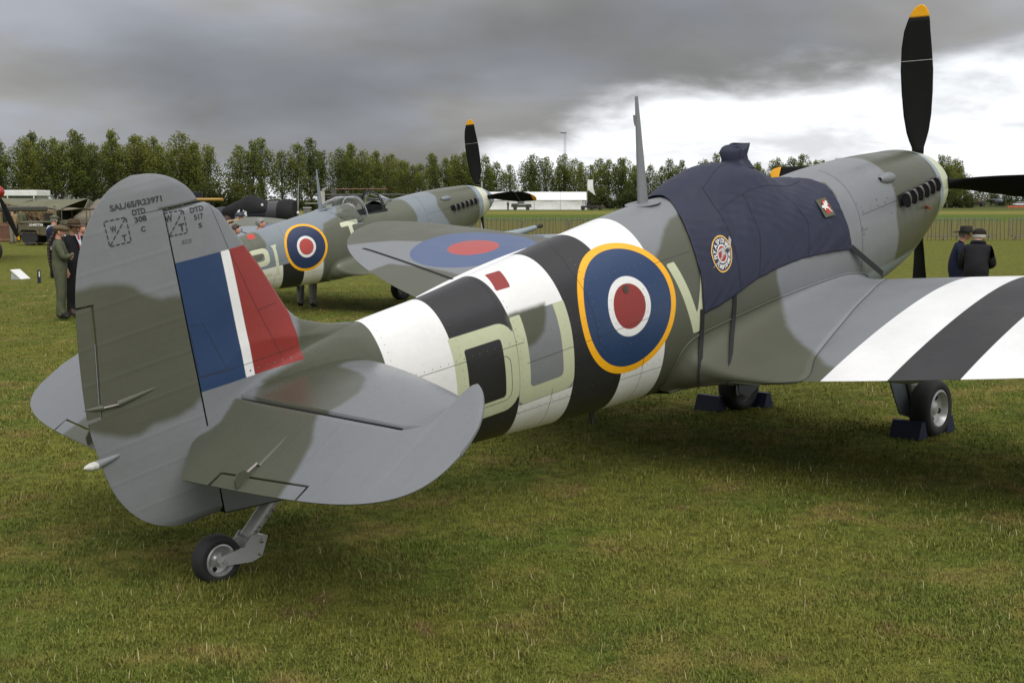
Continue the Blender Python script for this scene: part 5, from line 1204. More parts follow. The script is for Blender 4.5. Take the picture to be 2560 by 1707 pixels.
# ================= black covered airplane =================
M_bcov=mat('black_cover',(.010,.010,.011),.7,var=.3,bump=.01,bscale=8.,spec=.3); M_bskin=mat('gloss_black_blue',(.016,.017,.024),.35,var=.2); M_num=mat('number_white',(.75,.75,.73),.6,var=.03)
Yk=60.; bk=empty('black_radial_airplane',(at(742,Yk),Yk,GZ),R(180-8),'black radial engined airplane under a black cover with white 43','airplane')
ctr=1.38; bk.scale=(.66,1,1)
def body(xs_,rz_,ry_,zc_,n=24):
    V=[]
    for x,a,b,c in zip(xs_,rz_,ry_,zc_):
        for k in range(n): q=2*math.pi*k/n; V.append((x,b*math.sin(q),c+a*math.cos(q)))
    m=len(xs_); return V,[(i*n+k,i*n+(k+1)%n,(i+1)*n+(k+1)%n,(i+1)*n+k) for i in range(m-1) for k in range(n)]+[tuple(range(n))[::-1],tuple((m-1)*n+k for k in range(n))]
mb=MB(); mb.add(*body([-.02,.02,.25,.9,1.15],[.45,.60,.66,.66,.62],[.45,.60,.66,.66,.62],[ctr]*5)); mb.build('cowling_cover',M_bcov,bk,True,50)
mb=MB(); mb.add(*body([1.14,1.5,2.0],[.60,.58,.56],[.60,.56,.52],[ctr]*3)); mb.build('cowl_band',mat('cowl_grey',(.045,.046,.05),.35),bk,True,50)
mb=MB(); mb.add(*body([1.98,2.6,3.4,4.4,5.6,6.8,7.6],[.56,.56,.54,.46,.36,.24,.12],[.52,.5,.46,.38,.28,.16,.06],[ctr-.02,ctr-.04,ctr-.08,ctr-.10,ctr-.08,ctr-.05,ctr])); mb.build('fuselage',M_bskin,bk,True,50)
mb=MB(); mb.add(*body([1.9,2.3,2.9,3.4,4.0,4.8,5.3],[.40,.45,.66,.72,.60,.40,.25],[.53,.54,.5,.48,.44,.38,.30],[ctr+.14,ctr+.16,ctr+.16,ctr+.14,ctr+.06,ctr+.02,ctr+.02])); mb.build('canopy_cover',M_bcov,bk,True,60)
mb=MB(); mb.box((2.9,0,ctr-.32),(1.7,8.6,.14),None,.06); mb.build('wing',M_bskin,bk); mb=MB(); mb.box((7.3,0,ctr+.5),(.8,.08,1.0),None,.03); mb.build('tail_fin',M_bskin,bk)
mb=MB(); mb.tube([(1.3,-.62,ctr-.36),(2.6,-.62,ctr-.52)],.06,8); mb.build('exhaust_pipe',mat('rusty_pipe',(.10,.06,.05),.6),bk); mb=MB(); mb.lathe([(.09,0),(.09,.16)],10,(1.18,-.60,ctr-.32),'X'); mb.build('pipe_cap',M_num,bk)
for y in (-1.1,1.1):
    mb=MB(); mb.tube([(2.2,y,ctr-.3),(2.2,y,.3)],.06,8); mb.build('undercarriage_leg',M_blackp,bk); road_wheel(bk,2.2,y,.33,.2,M_blackp)
mb=MB(); mb.lathe([(.10,-.10),(.12,0),(.07,.10)],14,(-.16,0,ctr),'X'); hb=mb.build('propeller_hub',M_rim,bk)
for sgn in (1,-1):
    mb=MB(); mb.tube([(-.17,0,ctr),(-.17,-.04*sgn,ctr+sgn*.5),(-.17,-.12*sgn,ctr+sgn*1.25),(-.17,-.17*sgn,ctr+sgn*1.62)],[.05,.10,.085,.02],8,True,.25); mb.build('propeller_blade',mat('prop_grey',(.30,.30,.29),.4,metal=.3),bk,True)
mb=MB()
for ch,cx in (('4',4.02),('3',3.50)):
    A,f=text2d(ch,1.,.04); A=A-(A.max(0)+A.min(0))/2
    P=[]
    for a,b in A:
        x=cx-a*.70; zz=ctr-.02+b*.50; P.append((x,.475-.25*max(0,abs(zz-ctr)-.10),zz))
    mb.add(P,f)
tag(mb.build('number_43',M_num,bk,ang=None),kind='stuff')
MB().box((2.2,.505,ctr+.40),(.16,.01,.10)).build('cover_label',M_num,bk)
# ================= biplanes and field clutter behind the far fighter =================
M_or=mat('wing_orange',(.20,.075,.045),.6,var=.2); M_fab=mat('fabric_brown_grey',(.09,.085,.075),.7,var=.15); M_crm=mat('fuselage_cream',(.42,.40,.36),.6,var=.1)
def biplane(loc,rz,lab,span,zu,zl,mu,ml,mf,dih=0.):
    e=empty('biplane',loc,rz,lab,'airplane')
    for nm,z,m in (('upper_wing',zu,mu),('lower_wing',zl,ml)):
        V=[];
        for i in range(13):
            y=-span/2+span*i/12; c=.75*min(1,(1-abs(y)/(span/2))*6+.25)
            for k in range(10): q=2*math.pi*k/10; V.append((c*math.cos(q),y,z+.055*math.sin(q)+abs(y)*dih))
        mb=MB(); mb.add(V,[(i*10+k,i*10+(k+1)%10,(i+1)*10+(k+1)%10,(i+1)*10+k) for i in range(12) for k in range(10)]+[tuple(range(10)),tuple(120+k for k in range(10))]); mb.build(nm,m,e,True,60)
    for y in (-span*.38,-span*.12,span*.12,span*.38):
        for x in (-.5,.5): MB().tube([(x,y,zl),(x,y,zu)],.03,6).build('strut',M_fab,e)
    mb=MB(); mb.add(*body([2.3,2.0,1.2,-.5,-2.5,-4.2],[.25,.42,.48,.42,.28,.10],[.22,.38,.40,.34,.2,.05],[zl+.35]*3+[zl+.38,zl+.45,zl+.5],14)); mb.build('fuselage',mf,e,True,50)
    MB().box((-4.0,0,zl+1.0),(.7,.06,.9),None,.02).build('tail_fin',mf,e); MB().box((-3.9,0,zl+.6),(.8,2.6,.06),None,.02).build('tailplane',mf,e)
    for y in (-.8,.8): MB().tube([(1.2,y*.6,zl),(1.4,y,.35)],.05,6).build('undercarriage_leg',M_blackp,e); road_wheel(e,1.4,y,.34,.12,M_blackp)
    MB().tube([(2.38,-.05,zl-.6),(2.38,0,zl+.35),(2.38,.05,zl+1.3)],[.03,.08,.03],6,True,.4).build('propeller',M_bark,e)
    return e
biplane((at(902,92),92,GZ),R(55),'brown winged biplane with cream fuselage behind the far cockpit',8.6,2.36,1.15,M_fab,M_fab,M_crm)
biplane((at(900,120),120,GZ),R(62),'distant biplane with orange upper wing behind the far windscreen',6.2,2.98,1.6,M_or,M_fab,M_fab)
biplane((at(437,44.),44.,float(ground_z(0,44))),R(96),'grey biplane with yellow wing tips hidden behind the near fin',3.4,2.02,.75,mat('wing_yellow',(.42,.24,.04),.6,var=.1),M_pole,M_pole)
hb_=empty('portable_cabinet',(at(771,100),100,GZ),0,'grey portable cabinet on the grass right of the black airplane','cabinet'); MB().box((0,0,.8),(.55,.55,1.1),None,.05).build('body',M_galv,hb_); MB().box((0,0,1.38),(.6,.6,.08),None,.03).build('lid',M_pole,hb_); MB().box((0,0,.12),(.5,.5,.24)).build('base',M_blackp,hb_)
bn=empty('dark_ground_mat',(at(800,90),90,GZ),0,'dark low wall of tyres behind the hi-vis jacket','barrier'); 
for k in range(8): MB().lathe([(.28,0),(.34,.06),(.34,.22),(.28,.28)],12,(k*.62-2.4,0,.0)).build('tyre',M_tyre,bn)
hv=MB(); hv.ball((at(779,86),86,GZ+.30),.3,12,8,(.9,.5,.75)); hv.ball((at(784,86),86,GZ+.28),.22,10,6,(.8,.5,.9)); tag(hv.build('hi_vis_jacket',mat('hi_vis',(.32,.62,.05),.7,var=.2),None,True,None),'bright yellow green hi-vis jacket lying left of the far mast','jacket')
# striped marker post ahead of the far fighter
sp_=empty('striped_marker',(at(1203,34),34,float(ground_z(0,34))),0,'red and white striped marker board in front of the far fighter nose','marker')
for k in range(6): MB().box((-.06+k*.035,0,.95),(.033,.02,.55)).build('stripe',mat('marker_red',(.45,.12,.11),.6) if k%2 else mat('marker_white',(.7,.68,.66),.6),sp_)
MB().tube([(.02,.02,0),(.02,.02,2.5)],.02,6).build('post',M_pole,sp_)
# sign wedge and post on the left grass
sg=empty('display_sign',(at(50,32.5),32.5,float(ground_z(0,32))),R(-20),'low white slanted sign board on the grass at the left','sign')
MB().prism([(-.17,.0),(.16,.0),(-.12,.22)],.30,lambda a,b,w:(a,w-.15,b)).build('base',M_pole,sg); MB().box((.005,0,.125),(.40,.34,.02),Matrix.Rotation(R(36),3,'Y')).build('panel',M_num,sg)
ps=empty('marker_post',(at(97,31.),31.,float(ground_z(0,31))),0,'short navy marker post with a white plate on the left grass','post')
MB().box((0,0,.16),(.07,.06,.32),None,.008).build('post',mat('post_navy',(.012,.016,.04),.6),ps); MB().box((.022,-.034,.22),(.025,.008,.13)).build('plate',M_num,ps)
# ================= red nosed airplane at the left edge =================
Yr=40.; rz0=float(ground_z(0,Yr)); rn=empty('red_nosed_airplane',(at(18,Yr),Yr,rz0),R(-18),'airplane with red spinner and black propeller cut by the left edge','airplane')
zc0=2.25
MB().lathe([(.30,-.52),(.30,-.50),(.29,-.40),(.25,-.26),(.18,-.13),(.10,-.045),(.01,0)],24,(0,0,zc0),'X').build('spinner',mat('spinner_red',srgb(150,38,32),.35,var=.05),rn,True,50)
mb=MB(); mb.add(*body([-.52,-1.0,-2.0,-3.2,-4.8,-7.3],[.33,.42,.52,.58,.5,.2],[.33,.40,.44,.46,.40,.12],[zc0,zc0-.02,zc0-.05,zc0-.1,zc0-.25,zc0-.45])); mb.build('fuselage',mat('nose_olive',(.06,.06,.045),.45),rn,True,50)
for k in range(2):
    a=R(150+180*k); mb=MB(); pts=[];rs=[]
    for r_,w_ in ((.25,.06),(.5,.11),(1.0,.13),(1.4,.10),(1.62,.07)): pts.append((-.25+.03*r_,r_*math.sin(a)*1.0,zc0+r_*math.cos(a))); rs.append(w_)
    b_=mb.tube(pts,rs,8,True,.22,(1,0,0)).build('propeller_blade',M_prop,rn,True); mb=MB(); mb.tube([pts[-1],tuple(Vector(pts[-1])+Vector((0,math.sin(a),math.cos(a)))*.14)],[.07,.03],8,True,.22,(1,0,0)).build('blade_tip',M_ptip,b_,True)
for y in (-1.1,1.1):
    MB().tube([(-2.0,y,zc0-.5),(-1.5,y,.4)],.07,8).build('undercarriage_leg',M_alu,rn); e=empty('wheel'); e.parent=rn; e.location=(-.95 if y<0 else -1.5,y,.36); MB().lathe([(.2,-.13),(.34,-.13),(.38,0),(.34,.13),(.2,.13)],20,axis='Y').build('tyre',M_tyre,e,True,50)
mb=MB(); mb.box((-3.0,0,zc0-.55),(1.9,9.5,.18),None,.07); mb.build('wing',MATS['nose_olive'],rn)
# ================= people =================
def skin_person(name,loc,rz,lab,H=1.75,J=None,mats=None,hair=None,extra=None,fat=1.,hands=True,group=None):
    """one continuous body grown from a skeleton; J overrides joint positions (metres at 1.75 m stature); facing +X"""
    D=dict(pelvis=(0,0,.96),waist=(0,0,1.10),chest=(.0,0,1.30),neck0=(-.01,0,1.45),neck1=(.0,0,1.52),head=(.03,0,1.615),crown=(.015,0,1.685),face=(.075,0,1.60),chin=(.065,0,1.535),nose=(.125,0,1.60))
    for s,t in ((1,'l'),(-1,'r')):
        D.update({'hip'+t:(0,s*.09,.90),'knee'+t:(.015,s*.10,.50),'ank'+t:(-.02,s*.105,.10),'toe'+t:(.15,s*.125,.045),'heel'+t:(-.06,s*.105,.05),'sh'+t:(-.01,s*.185,1.40),'el'+t:(-.03,s*.235,1.12),'wr'+t:(.06,s*.23,.88),'ha'+t:(.09,s*.225,.80)})
        for k,(dx,dy) in enumerate(((.03,.016),(.012,.02),(-.006,.02),(-.024,.016))): D['fg%d'%k+t]=(.09+dx,s*(.225+dy*0),.71+.008*abs(k-1)); 
        D['th'+t]=(.135,s*.205,.765)
    moved={}
    for k,v in (J or {}).items(): moved[k]=Vector(v)-Vector(D[k]); D[k]=v
    for t in 'lr':   # fingers follow the hand
        if 'ha'+t in moved:
            for f in ('fg0','fg1','fg2','fg3','th'):
                if f+t not in moved: D[f+t]=tuple(Vector(D[f+t])+moved['ha'+t])
    if 'head' in moved:
        for k in ('crown','face','chin','nose'):
            if k not in moved: D[k]=tuple(Vector(D[k])+moved['head'])
    rad=dict(pelvis=.155,waist=.145,chest=.165,neck0=.075,neck1=.055,head=.088,crown=.062,face=.062,chin=.038,nose=.012)
    for t in 'lr':
        rad.update({'hip'+t:.112,'knee'+t:.082,'ank'+t:.066,'toe'+t:.038,'heel'+t:.045,'sh'+t:.080,'el'+t:.055,'wr'+t:.038,'ha'+t:.036,'th'+t:.010}); rad.update({'fg%d'%k+t:.0095 for k in range(4)})
    bones=[('pelvis','waist','top'),('waist','chest','top'),('chest','neck0','top'),('neck0','neck1','skin'),('neck1','head','skin'),('head','crown','skin'),('head','face','skin'),('face','chin','skin'),('face','nose','skin')]
    for t in 'lr':
        bones+=[('pelvis','hip'+t,'leg'),('hip'+t,'knee'+t,'leg'),('knee'+t,'ank'+t,'leg'),('ank'+t,'toe'+t,'shoe'),('ank'+t,'heel'+t,'shoe'),('chest','sh'+t,'top'),('sh'+t,'el'+t,'top'),('el'+t,'wr'+t,'top'),('wr'+t,'ha'+t,'skin')]
        if hands: bones+=[('ha'+t,'fg%d'%k+t,'skin') for k in range(4)]+[('ha'+t,'th'+t,'skin')]
    names=[];
    for a,b,_ in bones:
        for q in (a,b):
            if q not in names: names.append(q)
    idx={n:i for i,n in enumerate(names)}; sc=H/1.75
    me=bpy.data.meshes.new('sk'); me.from_pydata([tuple(Vector(D[n])*sc) for n in names],[(idx[a],idx[b]) for a,b,_ in bones],[]); ob=bpy.data.objects.new('sk',me); COL.objects.link(ob)
    md=ob.modifiers.new('s','SKIN'); md.use_smooth_shade=True; sv=me.skin_vertices[0].data
    for n,i in idx.items():
        f=fat if n in ('pelvis','waist','chest') else (1+(fat-1)*.7 if n[:2] in ('sh','el','hi','kn') else 1)
        sv[i].radius=(rad[n]*sc*f,rad[n]*sc*f*(1.0)); sv[i].use_root=(n=='pelvis')
    ss=ob.modifiers.new('u','SUBSURF'); ss.levels=2; ss.render_levels=2
    dg=bpy.context.evaluated_depsgraph_get(); ev=ob.evaluated_get(dg); m2=bpy.data.meshes.new_from_object(ev); bpy.data.objects.remove(ob); bpy.data.meshes.remove(me); m2.name='body'
    ml=mats; keys=['top','leg','shoe','skin']; m2.materials.clear()
    for k in keys: m2.materials.append(ml[k])
    B=[(np.array(D[a])*sc,np.array(D[b])*sc,keys.index(z),rad[a]*sc,rad[b]*sc) for a,b,z in bones]
    cen=np.array([p.center[:] for p in m2.polygons]); best=np.full(len(cen),1e9); zi=np.zeros(len(cen),int)
    for a,b,z,ra,rb in B:
        e=b-a; t=np.clip(((cen-a)@e)/(e@e+1e-9),0,1); d=np.linalg.norm(cen-(a+t[:,None]*e),axis=1)/(ra+(rb-ra)*t); k=d<best; best[k]=d[k]; zi[k]=z
    m2.polygons.foreach_set('material_index',zi.astype(np.int32)); m2.polygons.foreach_set('use_smooth',np.full(len(cen),True))
    root=empty(name,loc,rz,lab,'person',group); put('body',m2,None,root)
    hd=Vector(D['head'])*sc; fdir=(Vector(D['face'])-Vector(D['head'])); fdir.z=0; fdir=fdir.normalized() if fdir.length>1e-4 else Vector((1,0,0)); side=Vector((-fdir.y,fdir.x,0)); upv=Vector((0,0,1))
    fr=lambda a,b,c: tuple(hd+(fdir*a+side*b+upv*c)*sc)
    for s in (-1,1):
        mb=MB(); mb.ball(fr(-.012,s*.092,-.01),.030*sc,10,8,(.7,.45,1.1)); mb.build('ear',ml['skin'],root,True,None)
        mb=MB(); mb.ball(fr(.118,s*.033,.012),.011*sc,8,6); mb.build('eye',mat('eye_dark',(.03,.02,.015),.3),root,True,None)
        mb=MB(); mb.box(fr(.122,s*.034,.032),(.012*sc,.036*sc,.007*sc)); mb.build('eyebrow',mat('brow',(.06,.04,.03),.9),root)
    mb=MB(); mb.box(fr(.113,0,-.052),(.010*sc,.046*sc,.008*sc)); mb.build('mouth',mat('lip',(.22,.08,.07),.6),root)
    if hair:   # cap of hair hugging the skull: (material, front limit, low limit)
        hm,front,low=hair; V=[];F=[];nu,nv=22,12
        for j in range(nv+1):
            for i in range(nu):
                a=2*math.pi*i/nu;b=math.pi*.62*j/nv; x=math.sin(b)*math.cos(a);y=math.sin(b)*math.sin(a);z=math.cos(b)
                zz=z*.112+.02; 
                if x>front: zz=max(zz,.055+.06*(x-front))
                zz=max(zz,low); V.append(fr(x*.112-.008,y*.104,zz+.004*math.sin(7*a+5*b)))
        F=[(j*nu+i,(j+1)*nu+i,(j+1)*nu+(i+1)%nu,j*nu+(i+1)%nu) for j in range(nv) for i in range(nu)]; mb=MB(); mb.add(V,F); mb.build('hair',hm,root,True,None)
    if extra: extra(root,fr,sc,D)
    return root
def hat(kind,m,band=None):
    def f(root,fr,sc,D):
        if kind=='fedora':
            V=[];n=24
            for (r,z,ov) in ((.115,.045,1),(.205,.026,1.10),(.208,.034,1.10),(.114,.054,1),(.106,.10,1),(.097,.140,1.04),(.075,.160,1.12),(.03,.145,1.5)):
                for k in range(n): q=2*math.pi*k/n; V.append(fr(r*ov*math.cos(q)+.005,r*math.sin(q),z+(.030*abs(math.sin(q))**2 if r>.15 else 0)-(.014*math.cos(q) if r>.15 else 0)))
            mb=MB(); mb.add(V,[(i*n+k,i*n+(k+1)%n,(i+1)*n+(k+1)%n,(i+1)*n+k) for i in range(7) for k in range(n)]+[tuple(7*n+k for k in range(n))]); h=mb.build('hat',m,root,True,55)
            V=[fr(.119*math.cos(2*math.pi*k/n)+.005,.119*math.sin(2*math.pi*k/n),z) for z in (.054,.078) for k in range(n)]; mb=MB(); mb.add(V,[(k,(k+1)%n,n+(k+1)%n,n+k) for k in range(n)]); mb.build('hat_band',band or m,h,True)
        elif kind=='flat_cap':
            V=[];n=22
            for (rx,ry,z,o) in ((.112,.106,.035,-.005),(.135,.128,.060,.0),(.128,.122,.090,.0),(.09,.09,.118,-.01),(.02,.02,.124,-.01)):
                for k in range(n): q=2*math.pi*k/n; c=math.cos(q); V.append(fr(rx*c+o+(.05 if c>.3 and z<.08 else .0)*max(0,c),ry*math.sin(q),z-(.022*max(0,c) if z<.1 else 0)))
            mb=MB(); mb.add(V,[(i*n+k,i*n+(k+1)%n,(i+1)*n+(k+1)%n,(i+1)*n+k) for i in range(4) for k in range(n)]); mb.build('flat_cap',m,root,True,None)
        elif kind=='cap':
            mb=MB(); V=[];n=20
            for (r,z) in ((.115,.035),(.118,.06),(.105,.10),(.06,.128),(.01,.135)):
                for k in range(n): q=2*math.pi*k/n; V.append(fr(r*math.cos(q)-.004,r*.95*math.sin(q),z))
            mb.add(V,[(i*n+k,i*n+(k+1)%n,(i+1)*n+(k+1)%n,(i+1)*n+k) for i in range(4) for k in range(n)]); c=mb.build('cap',m,root,True,None)
            mb=MB(); P=[(.10,-.07),(.17,-.045),(.185,0),(.17,.045),(.10,.07)]; mb.add([fr(a,b,.042-.1*(a-.1)) for a,b in P]+[fr(a,b,.034-.1*(a-.1)) for a,b in P],[(0,1,2,3,4),(9,8,7,6,5)]+[(i,i+1,i+6,i+5) for i in range(4)]); mb.build('peak',m,c)
    return f
SK=mat('skin',srgb(196,146,122),.55,var=.08,vscale=12); 
def cloth(n,c,r=.8): return mat('cloth_'+n,c,r,var=.18,vscale=7,bump=.012,bscale=9.,spec=.2)
C_od=cloth('olive_overall',srgb(86,89,70)); C_blk=cloth('black_coat',(.016,.016,.019)); C_navy=cloth('navy_coat',(.014,.018,.042)); C_dk=cloth('dark_trousers',(.014,.014,.016)); C_grey=cloth('grey_trousers',srgb(112,110,108)); C_lg=cloth('light_trousers',srgb(160,158,152)); C_sho=mat('shoe_brown',(.05,.03,.02),.5); C_sbk=mat('shoe_black',(.012,.012,.012),.5)
C_tan=cloth('tan_jacket',srgb(150,128,92)); C_jean=cloth('pale_trousers',srgb(126,124,108)); C_whs=cloth('white_shirt',(.55,.58,.66)); C_tweed=cloth('tweed',srgb(104,90,68)); C_felt=cloth('brown_felt',srgb(84,68,50)); C_felt2=cloth('black_felt',(.028,.026,.022)); C_bcap=cloth('brown_cap',(.022,.016,.014))
C_hbr=mat('hair_brown',(.045,.022,.014),.6,var=.3,vscale=40); C_hgr=mat('hair_grey',(.24,.23,.22),.6,var=.3,vscale=40); C_hwh=mat('hair_white',(.5,.48,.45),.6,var=.2,vscale=40); C_hbl=mat('hair_blond',(.32,.22,.11),.6,var=.2,vscale=40)
gz=lambda y: float(ground_z(0,y))+.01
crossed=dict(ell=(.10,.235,1.14),wrl=(.22,.04,1.16),hal=(.20,-.06,1.18),elr=(.10,-.235,1.14),wrr=(.23,-.03,1.19),har=(.20,.07,1.21))
def braid(root,fr,sc,D):
    hat('flat_cap',C_tweed)(root,fr,sc,D)
    mb=MB(); pts=[];rs=[]
    for k in range(40): t=k/39; pts.append(fr(-.10-.085*min(1,t*3)-.03*math.sin(t*3),-.02+.01*math.sin(t*5),-.02-.62*t)); rs.append((.030-.012*t)*(1+.22*math.sin(k*1.57)))
    mb.tube(pts,rs,8); mb.build('braid',C_hbr,root,True,None)
Yw=21.4
skin_person('person',(at(150,Yw),Yw,gz(Yw)),R(12),'person in olive overalls and flat cap with a long braid, arms crossed',1.60,crossed,dict(top=C_od,leg=C_od,shoe=C_sbk,skin=SK),(C_hbr,.1,-.05),braid,1.08)
def suit(root,fr,sc,D):
    hat('fedora',C_felt,C_bcap)(root,fr,sc,D)
    mb=MB(); mb.add([fr(.085,-.055,-.12),fr(.085,.055,-.12),fr(.155,.03,-.27),fr(.165,0,-.34),fr(.155,-.03,-.27)],[(0,1,2,3,4)]); mb.build('shirt_front',C_whs,root)
    mb=MB(); mb.add([fr(.105,-.018,-.125),fr(.105,.018,-.125),fr(.170,.028,-.36),fr(.175,0,-.40),fr(.170,-.028,-.36)],[(0,1,2,3,4)]); mb.build('red_tie',mat('tie_red',(.42,.015,.02),.5),root)
    for s in (-1,1):
        mb=MB(); mb.tube([fr(.118,s*.012,.01),fr(.122,s*.035,.02),fr(.118,s*.055,.01),fr(.02,s*.10,.012)],.004,5); mb.build('spectacles',C_sbk,root)
Ym_=22.0
skin_person('person',(at(186,Ym_),Ym_,gz(Ym_)),R(-32),'person in black coat, red tie and brown brimmed hat beside the fin',1.66,dict(ell=(.02,.25,1.12),wrl=(.12,.17,.95),hal=(.15,.13,.92)),dict(top=C_blk,leg=C_dk,shoe=C_sho,skin=SK),(C_hgr,.2,-.02),suit,1.15)
Y3=23.4
skin_person('person',(at(207,Y3),Y3,gz(Y3)),R(-25),'person with brown hair partly hidden between the brown hat and the fin',1.60,None,dict(top=C_tweed,leg=C_dk,shoe=C_sbk,skin=SK),(C_hbr,.15,-.11),None,1.1)
Y4=33.
def vest(root,fr,sc,D): hat('flat_cap',C_od)(root,fr,sc,D)
vp=skin_person('person',(at(139,Y4),Y4,gz(Y4)-.05),R(60),'person in navy waistcoat and white sleeves leaning by the olive military car',1.66,dict(ell=(.10,.30,1.14),wrl=(.26,.28,1.0),hal=(.33,.27,.97),elr=(.10,-.30,1.14),wrr=(.26,-.28,1.0),har=(.33,-.27,.97)),dict(top=C_whs,leg=C_dk,shoe=C_sbk,skin=SK),(C_hgr,.2,-.02),vest,1.1)
V=[];n=20
for z,rx,ry in ((.92,.165,.20),(1.08,.165,.195),(1.25,.178,.215),(1.36,.168,.205),(1.43,.115,.135),(1.45,.08,.09)):
    for k in range(n): q=2*math.pi*k/n; V.append((rx*math.cos(q),ry*math.sin(q),z*.95))
mb=MB(); mb.add(V,[(i*n+k,i*n+(k+1)%n,(i+1)*n+(k+1)%n,(i+1)*n+k) for i in range(5) for k in range(n)]); mb.build('waistcoat',C_navy,vp,True,None)
Y5=58.5
skin_person('person',(at(37,Y5),Y5,GZ),R(150),'person in tan jacket and pale trousers standing before the olive tents',1.62,dict(head=(.06,0,1.58),wrl=(.2,.16,1.0),hal=(.24,.1,1.0)),dict(top=C_tan,leg=C_jean,shoe=C_sho,skin=SK),(C_hwh,.1,-.02),None,1.15)
skin_person('person',(at(57,60.5),60.5,GZ),R(100),'person in dark clothing in the shade of the olive tent opening',1.66,None,dict(top=C_od,leg=C_dk,shoe=C_sbk,skin=SK),(C_hgr,.3,-.03),None,1.1)
# beside the far fighter
Y6=25.2
skin_person('person',(at(652,Y6),Y6,gz(Y6)),R(8),'person with short grey hair and navy jersey behind the far fighter tail',1.66,None,dict(top=C_navy,leg=C_dk,shoe=C_sbk,skin=SK),(C_hgr,.12,-.03),lambda root,fr,sc,D: MB().tube([fr(.07*math.cos(a),.075*math.sin(a),-.118) for a in np.linspace(0,6.28,14)],.014,6).build('shirt_collar',C_whs,root,True,None),1.1)
skin_person('person',(at(589,24.6),24.6,gz(24.6)),R(-4),'person with dark tied hair in a dark jacket left of the grey haired one',1.55,dict(head=(.035,0,1.605)),dict(top=C_blk,leg=C_dk,shoe=C_sbk,skin=SK),(C_hbr,.15,-.05),None,1.)
skin_person('person',(at(766,23.7),23.7,gz(23.7)),R(80),'person bending down behind the far fighter, grey trousers showing below it',1.66,dict(waist=(.10,0,1.02),chest=(.30,0,1.03),neck0=(.45,0,1.04),neck1=(.50,0,1.03),head=(.58,0,1.0),shl=(.36,.18,1.02),shr=(.36,-.18,1.02),ell=(.42,.2,.8),wrl=(.5,.12,.62),hal=(.53,.1,.55),elr=(.42,-.2,.8),wrr=(.5,-.12,.62),har=(.53,-.1,.55),kneel=(.03,.14,.50),kneer=(.0,-.13,.50),ankl=(.04,.15,.10),ankr=(-.06,-.14,.10),toel=(.2,.17,.045),toer=(.1,-.16,.045),heell=(0,.15,.05),heelr=(-.1,-.14,.05)),dict(top=C_navy,leg=C_grey,shoe=C_sbk,skin=SK),(C_hgr,.15,-.03),None,1.15)
def pack(root,fr,sc,D):
    mb=MB(); mb.ball((-.28*sc,0,1.30*sc),.24*sc,14,10,(.75,.95,1.05)); p=mb.build('rucksack',mat('rucksack_tan',srgb(186,166,128),.85,var=.2,bump=.01,bscale=14),root,True,None)
    mb=MB(); mb.tube([(-.20*sc,.12*sc,1.5*sc),(-.47*sc,.12*sc,1.28*sc),(-.3*sc,.12*sc,1.08*sc)],.012,5); mb.build('pack_strap',C_sbk,p)
skin_person('person',(at(569,33),33,gz(33)),R(75),'person carrying a tan rucksack nearest to the near fin',1.60,None,dict(top=C_od,leg=C_od,shoe=C_sbk,skin=SK),(C_hbr,.3,-.05),pack,1.1)
skin_person('person',(at(621,34),34,gz(34)),R(60),'person carrying a tan rucksack in front of the white number 43',1.56,None,dict(top=C_od,leg=C_od,shoe=C_sbk,skin=SK),(C_hbr,.3,-.05),pack,1.1)
skin_person('person',(at(600,30),30,gz(30)),R(-10),'person in dark peaked cap and navy uniform behind the far fighter tail',1.72,None,dict(top=C_navy,leg=C_navy,shoe=C_sbk,skin=SK),(C_hgr,.3,-.05),hat('cap',mat('cap_navy',(.02,.03,.05),.5)),1.1)
skin_person('person',(at(596,28),28,gz(28)),R(170),'person with blond hair standing below the peaked cap',1.60,None,dict(top=C_dk,leg=C_dk,shoe=C_sbk,skin=SK),(C_hbl,.15,-.09),None,1.)
skin_person('person',(at(575,27.5),27.5,gz(27.5)),R(-30),'small person with light brown hair beside the near fin edge',1.58,None,dict(top=C_blk,leg=C_dk,shoe=C_sbk,skin=SK),(C_hbl,.15,-.05),None,1.)
tb_=empty('round_board',(at(583,29.5),29.5,gz(29.5)),0,'white round signal board on a stick among the people behind the tail','sign'); MB().lathe([(.095,-.01),(.10,0),(.095,.01)],20,(0,0,1.44),'Y').build('disc',M_num,tb_); MB().tube([(0,0,0),(0,0,1.36)],.012,6).build('stick',M_bark,tb_)
